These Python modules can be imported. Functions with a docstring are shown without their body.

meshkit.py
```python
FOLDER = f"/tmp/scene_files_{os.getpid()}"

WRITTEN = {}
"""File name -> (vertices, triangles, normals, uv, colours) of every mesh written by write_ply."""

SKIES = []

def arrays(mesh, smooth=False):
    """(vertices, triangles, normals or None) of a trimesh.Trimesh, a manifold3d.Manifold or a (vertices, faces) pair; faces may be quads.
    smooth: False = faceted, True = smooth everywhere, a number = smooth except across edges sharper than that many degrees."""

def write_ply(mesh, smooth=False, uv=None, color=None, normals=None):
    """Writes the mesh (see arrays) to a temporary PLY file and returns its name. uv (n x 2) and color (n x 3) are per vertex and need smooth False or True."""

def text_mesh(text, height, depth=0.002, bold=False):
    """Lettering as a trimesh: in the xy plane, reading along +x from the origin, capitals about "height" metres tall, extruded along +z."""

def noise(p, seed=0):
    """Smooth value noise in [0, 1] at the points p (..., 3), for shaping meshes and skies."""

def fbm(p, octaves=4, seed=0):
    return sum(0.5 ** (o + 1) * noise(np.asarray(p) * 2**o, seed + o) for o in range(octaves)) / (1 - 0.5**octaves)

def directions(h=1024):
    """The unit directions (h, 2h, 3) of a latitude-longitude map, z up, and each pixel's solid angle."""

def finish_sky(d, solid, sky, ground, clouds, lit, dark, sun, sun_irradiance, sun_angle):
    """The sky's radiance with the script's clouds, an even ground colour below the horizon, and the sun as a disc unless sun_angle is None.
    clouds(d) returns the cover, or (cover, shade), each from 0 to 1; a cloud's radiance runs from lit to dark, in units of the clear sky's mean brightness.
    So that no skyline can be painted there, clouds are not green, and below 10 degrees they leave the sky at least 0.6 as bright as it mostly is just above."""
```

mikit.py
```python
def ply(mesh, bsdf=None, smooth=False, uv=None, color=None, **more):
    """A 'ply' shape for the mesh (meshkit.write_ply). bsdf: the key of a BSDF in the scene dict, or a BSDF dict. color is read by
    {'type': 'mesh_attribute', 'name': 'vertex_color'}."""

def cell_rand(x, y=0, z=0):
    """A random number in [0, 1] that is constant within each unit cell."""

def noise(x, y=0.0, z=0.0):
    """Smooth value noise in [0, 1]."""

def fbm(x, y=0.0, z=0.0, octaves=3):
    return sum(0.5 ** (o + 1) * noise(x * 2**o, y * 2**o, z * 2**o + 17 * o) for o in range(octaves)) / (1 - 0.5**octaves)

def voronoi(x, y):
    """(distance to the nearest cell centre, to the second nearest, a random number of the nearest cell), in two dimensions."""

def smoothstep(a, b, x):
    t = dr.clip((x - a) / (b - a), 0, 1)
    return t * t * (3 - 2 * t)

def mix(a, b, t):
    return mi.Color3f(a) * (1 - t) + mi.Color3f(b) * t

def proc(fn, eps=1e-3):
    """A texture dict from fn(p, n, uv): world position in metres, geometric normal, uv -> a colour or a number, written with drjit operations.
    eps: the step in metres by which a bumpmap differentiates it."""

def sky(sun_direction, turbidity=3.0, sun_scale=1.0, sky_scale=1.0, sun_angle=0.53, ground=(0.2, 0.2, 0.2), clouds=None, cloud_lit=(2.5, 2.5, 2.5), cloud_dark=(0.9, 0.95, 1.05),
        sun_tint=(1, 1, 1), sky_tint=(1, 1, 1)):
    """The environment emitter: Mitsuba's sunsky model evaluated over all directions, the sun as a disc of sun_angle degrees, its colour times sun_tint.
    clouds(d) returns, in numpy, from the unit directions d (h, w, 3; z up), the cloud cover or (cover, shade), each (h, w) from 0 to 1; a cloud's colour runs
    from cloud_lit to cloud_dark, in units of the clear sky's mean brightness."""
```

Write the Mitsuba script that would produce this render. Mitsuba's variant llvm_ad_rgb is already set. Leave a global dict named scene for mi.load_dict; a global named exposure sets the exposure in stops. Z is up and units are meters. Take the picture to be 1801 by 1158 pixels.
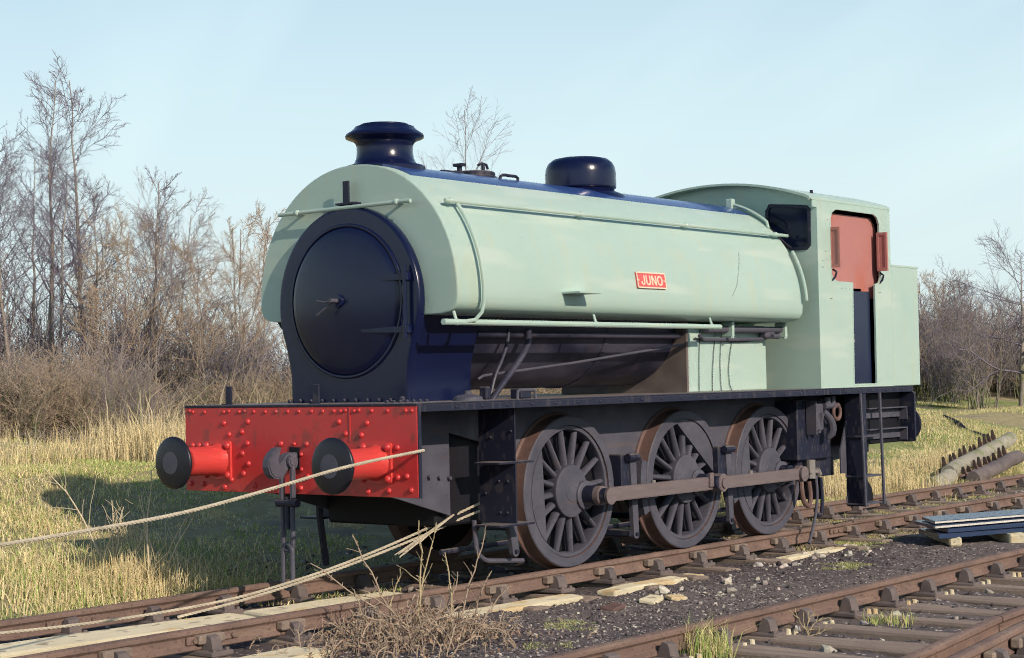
import math, random
import numpy as np, trimesh, mitsuba as mi, drjit as dr
import shapely
from shapely.geometry import Polygon, Point, box as sbox
from shapely.ops import unary_union
import mikit, meshkit
from mikit import noise, fbm, cell_rand, smoothstep, mix, voronoi
T = mi.ScalarTransform4f
rng = np.random.default_rng(7)
scene, labels = {}, {}

# ------------------------------------------------------------------ camera, sky, exposure
CAM = np.array([-9.3954, -9.6385, 1.6120]); YAW, PIT, ROL = 0.67176, 0.02922, -0.02091
FW = np.array([math.cos(YAW) * math.cos(PIT), math.sin(YAW) * math.cos(PIT), math.sin(PIT)])
RT = np.cross(FW, [0, 0, 1]); RT /= np.linalg.norm(RT); UP = np.cross(RT, FW)
UP = -math.sin(ROL) * RT + math.cos(ROL) * UP
scene['camera'] = {'type': 'perspective', 'fov': 33.033, 'fov_axis': 'x', 'near_clip': 0.1, 'far_clip': 3000.0,
                   'to_world': T().look_at(origin=CAM.tolist(), target=(CAM + FW).tolist(), up=UP.tolist())}
SUN = (-0.25, -1.0, 0.50)


def cirrus(d):
    z = np.maximum(d[..., 2], 0.02)
    u, v = d[..., 0] / (z + 0.25), d[..., 1] / (z + 0.25)
    a = 0.5 * u + 0.86 * v; b = 0.86 * u - 0.5 * v
    p = np.stack([a * 1.1, b * 5.0, a * 0], -1)
    q = np.stack([a * 0.9, b * 1.2, a * 0 + 3], -1)
    n = meshkit.fbm(p, 4, 3) * 0.6 + meshkit.fbm(q, 3, 9) * 0.4
    c = np.clip((n - 0.50) / 0.25, 0, 1) * 0.35
    haze = 0.93 * np.exp(-(z / 0.30) ** 2)
    return 1 - (1 - haze) * (1 - c), np.clip(1.0 - z / 0.24, 0, 1)


scene['sky'] = mikit.sky(SUN, turbidity=3.0, clouds=cirrus, cloud_lit=(3.75, 4.75, 4.75), cloud_dark=(3.05, 3.5, 3.45),
                         sun_tint=(1.02, 1.11, 1.44), sky_tint=(0.85, 1.0, 1.25), sun_scale=1.0, sky_scale=1.0)
exposure = 1.56


# ------------------------------------------------------------------ materials
def pr(key, col, rough=0.5, spec=0.5, metal=0.0, coat=0.0, bump=None):
    c = {'type': 'rgb', 'value': list(col)} if isinstance(col, (tuple, list)) else mikit.proc(col)
    b = {'type': 'principled', 'base_color': c, 'roughness': rough, 'specular': spec, 'metallic': metal}
    if coat: b['clearcoat'] = coat; b['clearcoat_gloss'] = 0.9
    if bump is not None:
        b = {'type': 'bumpmap', 'arbitrary': mikit.proc(bump[0], bump[2]), 'scale': bump[1], 'bsdf': b}
    scene[key] = {'type': 'twosided', 'bsdf': b}


def df(key, col):
    c = {'type': 'rgb', 'value': list(col)} if isinstance(col, (tuple, list)) else mikit.proc(col)
    scene[key] = {'type': 'twosided', 'bsdf': {'type': 'diffuse', 'reflectance': c}}


def green_col(p, n, uv):
    a = fbm(p.x * 1.7, p.y * 1.7, p.z * 1.7, 3)
    streak = fbm(p.x * 14.0, p.y * 14.0, p.z * 1.2, 3)
    c = mix((0.335, 0.462, 0.405), (0.380, 0.502, 0.435), a)
    c = mix(c, (0.40, 0.47, 0.36), smoothstep(0.50, 0.80, streak) * 0.55)
    c = mix(c, (0.47, 0.55, 0.47), smoothstep(0.56, 0.72, fbm(p.x * 0.9 + 4.0, p.y * 2.0, p.z * 5.0, 3)) * 0.5)
    sp = noise(p.x * 60.0, p.y * 60.0, p.z * 60.0)
    return mix(c, (0.2, 0.2, 0.15), smoothstep(0.90, 0.95, sp) * 0.35)


def wheel_col(p, n, uv):
    a = fbm(p.x * 6.0, p.y * 6.0, p.z * 6.0, 4)
    b = noise(p.x * 40.0, p.y * 40.0, p.z * 40.0)
    c = mix((0.045, 0.047, 0.068), (0.102, 0.100, 0.125), a)
    c = mix(c, (0.13, 0.088, 0.078), smoothstep(0.66, 0.9, fbm(p.x * 3 + 9, p.y * 3, p.z * 9, 3)) * 0.5)
    return mix(c, (0.04, 0.035, 0.04), smoothstep(0.7, 0.95, b) * 0.4)


def rust_col(p, n, uv):
    a = fbm(p.x * 5.0, p.y * 9.0, p.z * 9.0, 4)
    b = noise(p.x * 55.0, p.y * 55.0, p.z * 55.0)
    c = mix((0.12, 0.082, 0.070), (0.23, 0.155, 0.122), a)
    c = mix(c, (0.27, 0.20, 0.15), smoothstep(0.6, 0.9, fbm(p.x * 1.3, p.y * 3, p.z * 20, 3)) * 0.5)
    return mix(c, (0.05, 0.035, 0.035), smoothstep(0.6, 0.95, b) * 0.5)


def chair_col(p, n, uv):
    a = fbm(p.x * 7.0, p.y * 7.0, p.z * 7.0, 3)
    return mix((0.075, 0.065, 0.068), (0.19, 0.155, 0.14), a)


def rope_col(p, n, uv):
    return mix((0.34, 0.30, 0.22), (0.60, 0.54, 0.42), fbm(p.x * 11.0, p.y * 11.0, p.z * 11.0, 3))


def tread_col(p, n, uv):
    a = fbm(p.x * 8.0, p.y * 8.0, p.z * 8.0, 3)
    return mix((0.092, 0.056, 0.052), (0.172, 0.108, 0.092), a)


def rod_col(p, n, uv):
    a = fbm(p.x * 5.0, p.y * 20.0, p.z * 30.0, 3)
    return mix((0.112, 0.086, 0.088), (0.178, 0.144, 0.142), a)


def boiler_col(p, n, uv):
    a = fbm(p.x * 2.2, p.y * 3.0, p.z * 3.5, 4)
    c = mix((0.010, 0.012, 0.028), (0.058, 0.056, 0.084), smoothstep(0.3, 0.75, a))
    return mix(c, (0.07, 0.05, 0.055), smoothstep(0.6, 0.8, fbm(p.x * 7, p.y * 7 + 3, p.z * 3, 3)) * 0.35)


def black_col(p, n, uv):
    a = fbm(p.x * 4.0, p.y * 4.0, p.z * 4.0, 3)
    return mix((0.0035, 0.0065, 0.032), (0.006, 0.010, 0.044), a)


def dusty_black_col(p, n, uv):
    a = fbm(p.x * 3.0, p.y * 3.0, p.z * 3.0, 4)
    up = smoothstep(0.5, 0.95, n.z)
    c = mix((0.006, 0.009, 0.026), (0.019, 0.021, 0.042), a)
    c = mix(c, (0.09, 0.08, 0.08), smoothstep(0.62, 0.8, noise(p.x * 35.0, p.y * 35.0, p.z * 12.0)) * 0.3)
    return mix(c, (0.22, 0.19, 0.17), up * (0.35 + 0.45 * a))


def red_col(p, n, uv):
    a = fbm(p.x * 3.0, p.y * 3.0, p.z * 3.0, 3)
    c = mix((0.49, 0.030, 0.034), (0.56, 0.046, 0.044), a)
    c = mix(c, (0.16, 0.05, 0.04), smoothstep(0.60, 0.80, fbm(p.x * 9.0, p.y * 9.0, p.z * 5.0, 4)) * 0.55)
    return mix(c, (0.40, 0.12, 0.10), smoothstep(0.86, 0.92, noise(p.x * 70.0, p.y * 70.0, p.z * 70.0)) * 0.5)


def ground_col(p, n, uv):
    w = fbm(p.x * 0.7, p.y * 0.7, 0.0, 3) - 0.5
    big = fbm(p.x * 0.35 + 5, p.y * 0.35, 0.0, 3)
    fine = noise(p.x * 70.0, p.y * 70.0, 0.0)
    med = fbm(p.x * 9.0, p.y * 9.0, 0.0, 3)
    d1, d2, r = voronoi(p.x * 26.0, p.y * 26.0)
    cinder = mix((0.052, 0.046, 0.052), (0.135, 0.118, 0.116), fine * 0.6 + med * 0.4)
    cinder = mix(cinder, (0.155, 0.135, 0.125), smoothstep(0.5, 0.75, big) * 0.55)
    cinder = mix(cinder, (0.42, 0.38, 0.34), smoothstep(0.86, 0.88, r) * smoothstep(0.42, 0.25, d1))
    cinder = mix(cinder, (0.03, 0.026, 0.034), smoothstep(0.10, 0.0, r) * smoothstep(0.45, 0.2, d1))
    soil = mix((0.21, 0.18, 0.105), (0.34, 0.30, 0.17), med)
    soil = mix(soil, (0.20, 0.23, 0.09), smoothstep(0.45, 0.62, big))
    soil = mix(soil, (0.17, 0.145, 0.12), smoothstep(0.55, 0.75, fbm(p.x * 0.9 + 30, p.y * 0.9, 0.0, 3)) * 0.7)
    g = smoothstep(1.15, 1.75, p.y + w * 1.2)
    g = dr.maximum(g, smoothstep(13.0, 17.0, p.x + w * 4 - dr.maximum(-p.y - 2.0, 0.0) * 3.0))
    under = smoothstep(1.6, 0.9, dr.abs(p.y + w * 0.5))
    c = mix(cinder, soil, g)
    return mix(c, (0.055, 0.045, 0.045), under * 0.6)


def wood_col(p, n, uv):
    g = fbm(p.x * 30.0, p.y * 2.0, p.z * 30.0, 3)
    a = fbm(p.x * 2.5, p.y * 2.5, 0.0, 2)
    c = mix((0.15, 0.115, 0.095), (0.33, 0.265, 0.21), g)
    return mix(c, (0.15, 0.125, 0.11), a * 0.5)


def pale_col(p, n, uv):
    g = fbm(p.x * 2.5, p.y * 34.0, p.z * 34.0, 3)
    a = fbm(p.x * 1.6, p.y * 3.0, 2.0, 3)
    c = mix((0.44, 0.39, 0.26), (0.72, 0.66, 0.47), g * 0.5 + a * 0.5)
    c = mix(c, (0.5, 0.33, 0.13), smoothstep(0.58, 0.72, fbm(p.x * 4 + 3, p.y * 6, p.z * 6, 3)) * 0.55)
    return mix(c, (0.16, 0.13, 0.10), smoothstep(0.66, 0.78, fbm(p.x * 9, p.y * 14, p.z * 14, 2)) * 0.7)


def bark_col(p, n, uv):
    a = fbm(p.x * 5.0, p.y * 5.0, p.z * 2.0, 3)
    c = mix((0.20, 0.17, 0.155), (0.40, 0.345, 0.29), a)
    return mix(c, (0.16, 0.18, 0.08), smoothstep(2.6, 0.8, p.z) * smoothstep(0.35, 0.6, a))


def post_col(p, n, uv):
    a = fbm(p.x * 3.0, p.y * 3.0, p.z * 8.0, 4)
    c = mix((0.20, 0.19, 0.155), (0.36, 0.34, 0.27), a)
    return mix(c, (0.14, 0.17, 0.06), smoothstep(0.5, 0.7, fbm(p.x * 6, p.y * 6, p.z * 6, 3)) * 0.6)


def red_worn(p, n, uv):
    a = fbm(p.x * 2.0, p.y * 5.0, p.z * 2.0, 4)
    c = mix((0.36, 0.150, 0.135), (0.43, 0.190, 0.170), a)
    return mix(c, (0.42, 0.12, 0.075), smoothstep(0.5, 0.75, fbm(p.x * 3 + 4, p.y, p.z * 1.2, 3)) * 0.6)


def fine_bump(p, n, uv):
    return noise(p.x * 45.0, p.y * 45.0, p.z * 45.0) + 0.5 * noise(p.x * 110.0, p.y * 110.0, p.z * 110.0)


def dent_bump(p, n, uv):
    return fbm(p.x * 3.2, p.y * 3.2, p.z * 3.2, 2)


def ground_bump(p, n, uv):
    return fbm(p.x * 18.0, p.y * 18.0, 0.0, 3) + 0.5 * noise(p.x * 80.0, p.y * 80.0, 0.0)


pr('m_green', green_col, 0.36, 0.5, bump=(dent_bump, 0.004, 8e-3))
pr('m_black', black_col, 0.22, 0.40)
pr('m_topblack_skytint', (0.02, 0.05, 0.17), 0.20, 0.6, coat=1.0)  # black strip; the blue of the reflected sky is put into the base colour
pr('m_dusty', dusty_black_col, 0.55, 0.4)
pr('m_red', red_col, 0.33, 0.5)
pr('m_redcase', (0.55, 0.052, 0.046), 0.36, 0.5)
pr('m_wheel', wheel_col, 0.6, 0.35)
pr('m_rust', rust_col, 0.75, 0.3, bump=(fine_bump, 0.0015, 2e-3))
pr('m_tread', tread_col, 0.6, 0.3)
pr('m_rod', rod_col, 0.5, 0.45)
pr('m_boiler', boiler_col, 0.42, 0.5)
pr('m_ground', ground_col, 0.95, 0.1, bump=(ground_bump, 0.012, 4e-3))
pr('m_wood', wood_col, 0.85, 0.2, bump=(fine_bump, 0.003, 2e-3))
pr('m_pale', pale_col, 0.85, 0.2)
pr('m_post', post_col, 0.85, 0.2)
pr('m_redworn', red_worn, 0.6, 0.4)
pr('m_gold', (0.72, 0.60, 0.44), 0.45, 0.5)
pr('m_plate', (0.60, 0.10, 0.095), 0.4, 0.5)
pr('m_bluesteel', (0.030, 0.050, 0.105), 0.25, 0.6)
pr('m_paleedge', (0.55, 0.53, 0.47), 0.5, 0.4)
pr('m_copper', (0.30, 0.27, 0.25), 0.4, 0.5, 0.4)
pr('m_rope', rope_col, 0.9, 0.1)
pr('m_bufhead', (0.014, 0.014, 0.022), 0.36, 0.4)
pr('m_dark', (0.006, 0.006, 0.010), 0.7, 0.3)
pr('m_chair', chair_col, 0.7, 0.3)
df('m_bark', bark_col)
df('m_twig', (0.28, 0.24, 0.24))
df('m_twig2', (0.39, 0.305, 0.225))
df('m_twig3', (0.215, 0.195, 0.235))
df('m_whip', (0.60, 0.52, 0.36))
df('m_straw', (0.47, 0.39, 0.235))
scene['m_vcol'] = {'type': 'twosided', 'bsdf': {'type': 'diffuse', 'reflectance': {'type': 'mesh_attribute', 'name': 'vertex_color'}}}
pr('m_glass', (0.006, 0.009, 0.030), 0.12, 0.25)


# ------------------------------------------------------------------ mesh helpers
def hull(pts):
    return trimesh.convex.convex_hull(np.asarray(pts, float))


def bx(x0, x1, y0, y1, z0, z1, b=0.0):
    if not b:
        return trimesh.creation.box(bounds=[[x0, y0, z0], [x1, y1, z1]])
    P = []
    for x, sx in ((x0, 1), (x1, -1)):
        for y, sy in ((y0, 1), (y1, -1)):
            for z, sz in ((z0, 1), (z1, -1)):
                P += [(x + sx * b, y + sy * b, z), (x + sx * b, y, z + sz * b), (x, y + sy * b, z + sz * b)]
    return hull(P)


def cat(*ms):
    return trimesh.util.concatenate([trimesh.Trimesh(m.vertices, m.faces, process=False) for m in ms])


def ext(poly, plane, a, b):
    if not isinstance(poly, shapely.Geometry): poly = Polygon(poly)
    ps = list(getattr(poly, 'geoms', [poly]))
    out = []
    for p in ps:
        m = trimesh.creation.extrude_polygon(p, b - a, engine='earcut')
        u, v, w = m.vertices.T
        V = {'x': (w + a, u, v), 'y': (u, b - w, v), 'z': (u, v, w + a)}[plane]
        out.append(trimesh.Trimesh(np.stack(V, 1), m.faces, process=False))
    return cat(*out) if len(out) > 1 else out[0]


def rnd(poly, r, q=6):
    return Polygon(poly).buffer(-r).buffer(r, quad_segs=q)


def lathe(prof, c=(0, 0, 0), axis='z', n=48):
    prof = np.asarray(prof, float)
    a = np.arange(n) * 2 * math.pi / n
    V = np.stack([prof[:, None, 0] * np.cos(a), prof[:, None, 0] * np.sin(a), np.repeat(prof[:, 1:2], n, 1)], -1).reshape(-1, 3)
    F = []
    k = len(prof)
    i, j = np.meshgrid(np.arange(k - 1), np.arange(n), indexing='ij')
    q = np.stack([i * n + j, i * n + (j + 1) % n, (i + 1) * n + (j + 1) % n, (i + 1) * n + j], -1).reshape(-1, 4)
    F = np.vstack([q[:, [0, 1, 2]], q[:, [0, 2, 3]]])
    m = trimesh.Trimesh(V, F, process=False)
    if axis == 'x': m.vertices = np.stack([V[:, 2], V[:, 0], V[:, 1]], 1)
    if axis == 'y': m.vertices = np.stack([V[:, 1], V[:, 2], V[:, 0]], 1)
    m.vertices = m.vertices + np.asarray(c, float)
    m.merge_vertices(); m.update_faces(m.nondegenerate_faces())
    return m


def cyl(p0, p1, r, n=16, r1=None):
    p0, p1 = np.asarray(p0, float), np.asarray(p1, float)
    return tube([p0, p1], [r, r if r1 is None else r1], n)


def tube(path, r, n=10, cap=True, smooth=0):
    p = np.asarray(path, float)
    if smooth:
        for _ in range(smooth):
            q = [p[0]]
            for a, b in zip(p[:-1], p[1:]): q += [a * 0.75 + b * 0.25, a * 0.25 + b * 0.75]
            p = np.array(q + [p[-1]])
    r = np.broadcast_to(np.asarray(r, float), (len(p),)) if np.ndim(r) == 0 or len(r) == len(p) else np.interp(np.linspace(0, 1, len(p)), np.linspace(0, 1, len(r)), r)
    t = np.gradient(p, axis=0); t /= np.linalg.norm(t, axis=1, keepdims=True) + 1e-12
    a = np.cross(t[0], [0, 0, 1.0] if abs(t[0][2]) < 0.9 else [1.0, 0, 0]); a /= np.linalg.norm(a)
    ang = np.arange(n) * 2 * math.pi / n
    V = []
    for k in range(len(p)):
        a = a - t[k] * (a @ t[k]); a /= np.linalg.norm(a)
        b = np.cross(t[k], a)
        V.append(p[k] + r[k] * (np.cos(ang)[:, None] * a + np.sin(ang)[:, None] * b))
    V = np.vstack(V); k = len(p)
    i, j = np.meshgrid(np.arange(k - 1), np.arange(n), indexing='ij')
    q = np.stack([i * n + j, i * n + (j + 1) % n, (i + 1) * n + (j + 1) % n, (i + 1) * n + j], -1).reshape(-1, 4)
    F = np.vstack([q[:, [0, 1, 2]], q[:, [0, 2, 3]]])
    if cap:
        V = np.vstack([V, p[:1], p[-1:]])
        j = np.arange(n)
        F = np.vstack([F, np.stack([(j + 1) % n, j, j * 0 + k * n], 1), np.stack([(k - 1) * n + j, (k - 1) * n + (j + 1) % n, j * 0 + k * n + 1], 1)])
    return trimesh.Trimesh(V, F, process=False)


def loft(rings, centers):
    """closed rings of equal size joined into a skin, ends closed as fans."""
    R = [np.asarray(r, float) for r in rings]; n = len(R[0]); k = len(R)
    V = np.vstack(R + [np.array([centers[0]]), np.array([centers[1]])])
    i, j = np.meshgrid(np.arange(k - 1), np.arange(n), indexing='ij')
    q = np.stack([i * n + j, i * n + (j + 1) % n, (i + 1) * n + (j + 1) % n, (i + 1) * n + j], -1).reshape(-1, 4)
    j = np.arange(n)
    F = np.vstack([q[:, [0, 1, 2]], q[:, [0, 2, 3]], np.stack([(j + 1) % n, j, j * 0 + k * n], 1),
                   np.stack([(k - 1) * n + j, (k - 1) * n + (j + 1) % n, j * 0 + k * n + 1], 1)])
    m = trimesh.Trimesh(V, F, process=False)
    if m.volume < 0: m.invert()
    return m


def moved(m, M=None, t=None):
    m = m.copy()
    if M is not None: m.vertices = m.vertices @ np.asarray(M)[:3, :3].T
    if t is not None: m.vertices = m.vertices + np.asarray(t, float)
    return m


def rotz(a):
    c, s = math.cos(a), math.sin(a)
    return np.array([[c, -s, 0], [s, c, 0], [0, 0, 1.0]])


def roty(a):
    c, s = math.cos(a), math.sin(a)
    return np.array([[c, 0, s], [0, 1, 0], [-s, 0, c]])


def rotx(a):
    c, s = math.cos(a), math.sin(a)
    return np.array([[1, 0, 0], [0, c, -s], [0, s, c]])


def mat4(R=None, t=(0, 0, 0)):
    M = np.eye(4)
    if R is not None: M[:3, :3] = R
    M[:3, 3] = t
    return T(M.tolist()) if False else T(M)


USED = {}


def numbered(key):
    k = USED.get(key, -1) + 1
    USED[key] = k
    return key if k == 0 else '%s_%03d' % (key, k)


def obj(name, mesh, mat, parent=None, smooth=30, label=None, cat_=None, group=None, kind=None, tw=None):
    """one scene entry; mesh may be a ready ply dict (for copies)."""
    key = numbered((parent + '__' if parent else '') + name)
    d = dict(mesh) if isinstance(mesh, dict) else mikit.ply(mesh, mat, smooth=smooth)
    if tw is not None: d['to_world'] = tw
    scene[key] = d
    tag(key, label, cat_, group, kind)
    return key


GROUPS = {'tree': 'bare trees and saplings along the back hedge', 'plank': 'pale planks lying along the near rail', 'timber': 'pale timbers lying in the yard', 'rope': 'pale ropes tied to the locomotive', 'post': 'posts in the junk pile at the right',
          'steel sheet': 'steel sheets in the stack at the right', 'railway track': 'railway tracks in the yard', 'grass tuft': 'grass tufts by the rails', 'sapling': 'thin saplings at the far rail', 'scrap': 'scrap pieces lying about'}


def tag(key, label=None, cat_=None, group=None, kind=None):
    group = group or GROUPS.get(cat_)
    e = {}
    if label: e['label'] = label
    if cat_: e['category'] = cat_
    if group: e['group'] = group
    if kind: e['kind'] = kind
    if e: labels[key] = e


def thing(name, label, cat_, group=None):
    key = numbered(name); tag(key, label, cat_, group); return key


# ------------------------------------------------------------------ terrain
def sst(a, b, x):
    t = np.clip((x - a) / (b - a), 0, 1); return t * t * (3 - 2 * t)


def ground_z(x, y, detail=True):
    x, y = np.asarray(x, float), np.asarray(y, float)
    bank = 0.30 * sst(1.1, 3.0, y) + 0.50 * sst(2.5, 7.5, y) + 0.40 * sst(8, 22, y)
    att = 1 - 0.78 * sst(6, 14, x) * (1 - sst(13, 27, y))
    z = -0.2 + bank * att
    z = z + 0.42 * np.exp(-(((x - 33) / 7) ** 2 + ((y - 9.5) / 2.6) ** 2))
    z = z + 0.35 * sst(24, 60, x) * sst(2, 12, y)
    p = np.stack([x * 0.45, y * 0.45, x * 0], -1)
    far = sst(1.0, 3.0, y) + sst(14, 20, x)
    z = z + (meshkit.fbm(p, 3, 5) - 0.5) * (0.05 + 0.30 * np.clip(far, 0, 1) * sst(2.2, 5.0, np.maximum(y, x - 9)))
    if detail:
        p = np.stack([x * 5, y * 5, x * 0 + 7], -1)
        z = z + (meshkit.fbm(p, 3, 8) - 0.5) * 0.05
        z = z - 0.02 * np.exp(-((np.abs(y) - 0) / 0.9) ** 4)
    return z


def grid_axis(dense0, dense1, step, lo, hi, grow=1.12):
    a = list(np.arange(dense0, dense1, step))
    s = step; v = dense1
    while v < hi: a.append(v); s *= grow; v += s
    a.append(hi)
    s = step; v = dense0
    pre = []
    while v > lo: s *= grow; v -= s; pre.append(v)
    return np.array(sorted(set(pre + a)))


gx = grid_axis(-4.0, 11.0, 0.07, -400, 900); gy = grid_axis(-6.5, 7.0, 0.07, -500, 800)
X, Y = np.meshgrid(gx, gy, indexing='ij'); Z = ground_z(X, Y)
V = np.stack([X, Y, Z], -1).reshape(-1, 3)
i, j = np.meshgrid(np.arange(len(gx) - 1), np.arange(len(gy) - 1), indexing='ij'); n_ = len(gy)
q = np.stack([i * n_ + j, (i + 1) * n_ + j, (i + 1) * n_ + j + 1, i * n_ + j + 1], -1).reshape(-1, 4)
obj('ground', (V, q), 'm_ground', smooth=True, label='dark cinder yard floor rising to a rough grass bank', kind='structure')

# ------------------------------------------------------------------ locomotive
LOC = thing('saddle_tank_locomotive', 'pale green six-wheeled saddle tank steam locomotive with red front beam', 'locomotive')


def part(name, mesh, mat, parent=None, smooth=30, label=None, tw=None):
    return obj(name, mesh, mat, parent or LOC, smooth, label, tw=tw)


def plyd(mesh, mat, smooth=30):
    return mikit.ply(mesh, mat, smooth=smooth)


# saddle tank
TX0, TX1, TR, TZ = 0.69, 6.10, 1.09, 2.28


def tank_section(inset=0.0):
    P = []
    th = np.linspace(0, math.pi, 65)
    e = 2 / 2.06
    for t in th:
        c, s = math.cos(t), math.sin(t)
        P.append((math.copysign(abs(c) ** e, c) * (TR - inset), TZ + abs(s) ** e * (TR - inset)))
    low = [(1.085, 2.225), (1.070, 2.192), (1.044, 2.164), (1.00, 2.145), (0.93, 2.133), (0.80, 2.130)]
    left = [(-y * (1 - inset), z + inset * 0.6) for y, z in low]
    right = [(y * (1 - inset), z + inset * 0.6) for y, z in low[::-1]]
    return np.array(P + left + right)


def ring(sec, x): return np.column_stack([np.full(len(sec), x), sec])


tank = loft([ring(tank_section(0.012), TX0), ring(tank_section(0.0), TX0 + 0.010), ring(tank_section(0.0), TX1 - 0.02), ring(tank_section(0.02), TX1)],
            [(TX0, 0, 2.7), (TX1, 0, 2.7)])
TANK = part('saddle_tank', tank, 'm_green', smooth=35)
# black top strip of the tank, sky reflection painted into its colour
ys = np.linspace(-0.51, 0.51, 25)


def tank_z(y, r=TR): return TZ + r * (1 - (np.abs(y) / r) ** 2.06) ** (1 / 2.06)


top = np.array([(y, tank_z(y) + 0.004 + 0.020 * (1 - (y / 0.51) ** 2)) for y in ys])
under = np.array([(y, tank_z(y) - 0.004) for y in ys[::-1]])
sec = np.vstack([top, under])
part('tank_top', loft([ring(sec, TX0 + 0.14), ring(sec, TX1 - 0.02)], [(TX0 + 0.14, 0, 3.37), (TX1 - 0.02, 0, 3.37)]), 'm_topblack_skytint', TANK, 35,
     label='glossy black strip along the tank top with blue sky reflection painted in')


def tank_y(z):
    return TR * (1 - (abs(z - TZ) / TR) ** 2.06) ** (1 / 2.06) if z > TZ else TR


def hand_rail(name, p0, p1, off, stanchions, r=0.017, mat='m_green', parent=LOC):
    k = part(name, tube([p0, p1], r, 10), mat, parent)
    p0, p1 = np.array(p0), np.array(p1)
    for t in stanchions:
        c = p0 + (p1 - p0) * t
        part('stanchion', cat(cyl(c - np.array(off) * 0.15, c + np.array(off), 0.013, 8), trimesh.creation.icosphere(1, 0.029).apply_translation(c)), mat, k, 40)
    return k


yr = -tank_y(3.02) - 0.075
hand_rail('handrail', (0.80, yr, 3.02), (6.16, yr, 3.02), (0, 0.08, -0.03), (0.012, 0.335, 0.645, 0.955))
hand_rail('handrail', (0.80, -yr, 3.02), (6.16, -yr, 3.02), (0, -0.08, -0.03), (0.012, 0.335, 0.645, 0.955))
hand_rail('handrail', (0.61, 0.76, 3.015), (0.61, -0.70, 3.02), (0.085, 0, 0), (0.145, 0.90))
hand_rail('handrail', (0.56, -1.055, 2.062), (4.55, -1.055, 2.066), (0, 0.03, 0.085), (0.04, 0.50, 0.965), 0.024)
hand_rail('handrail', (1.00, 1.055, 2.062), (4.55, 1.055, 2.066), (0, -0.03, 0.085), (0.04, 0.50, 0.965), 0.024)
part('tank_bracket', tube([(0.80, 0.98, 2.15), (0.80, 0.93, 2.08), (0.80, 0.80, 2.045), (0.80, 0.66, 2.05)], 0.02, 8, smooth=1), 'm_dusty')
# pipes that follow the tank section, front and rear


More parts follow.
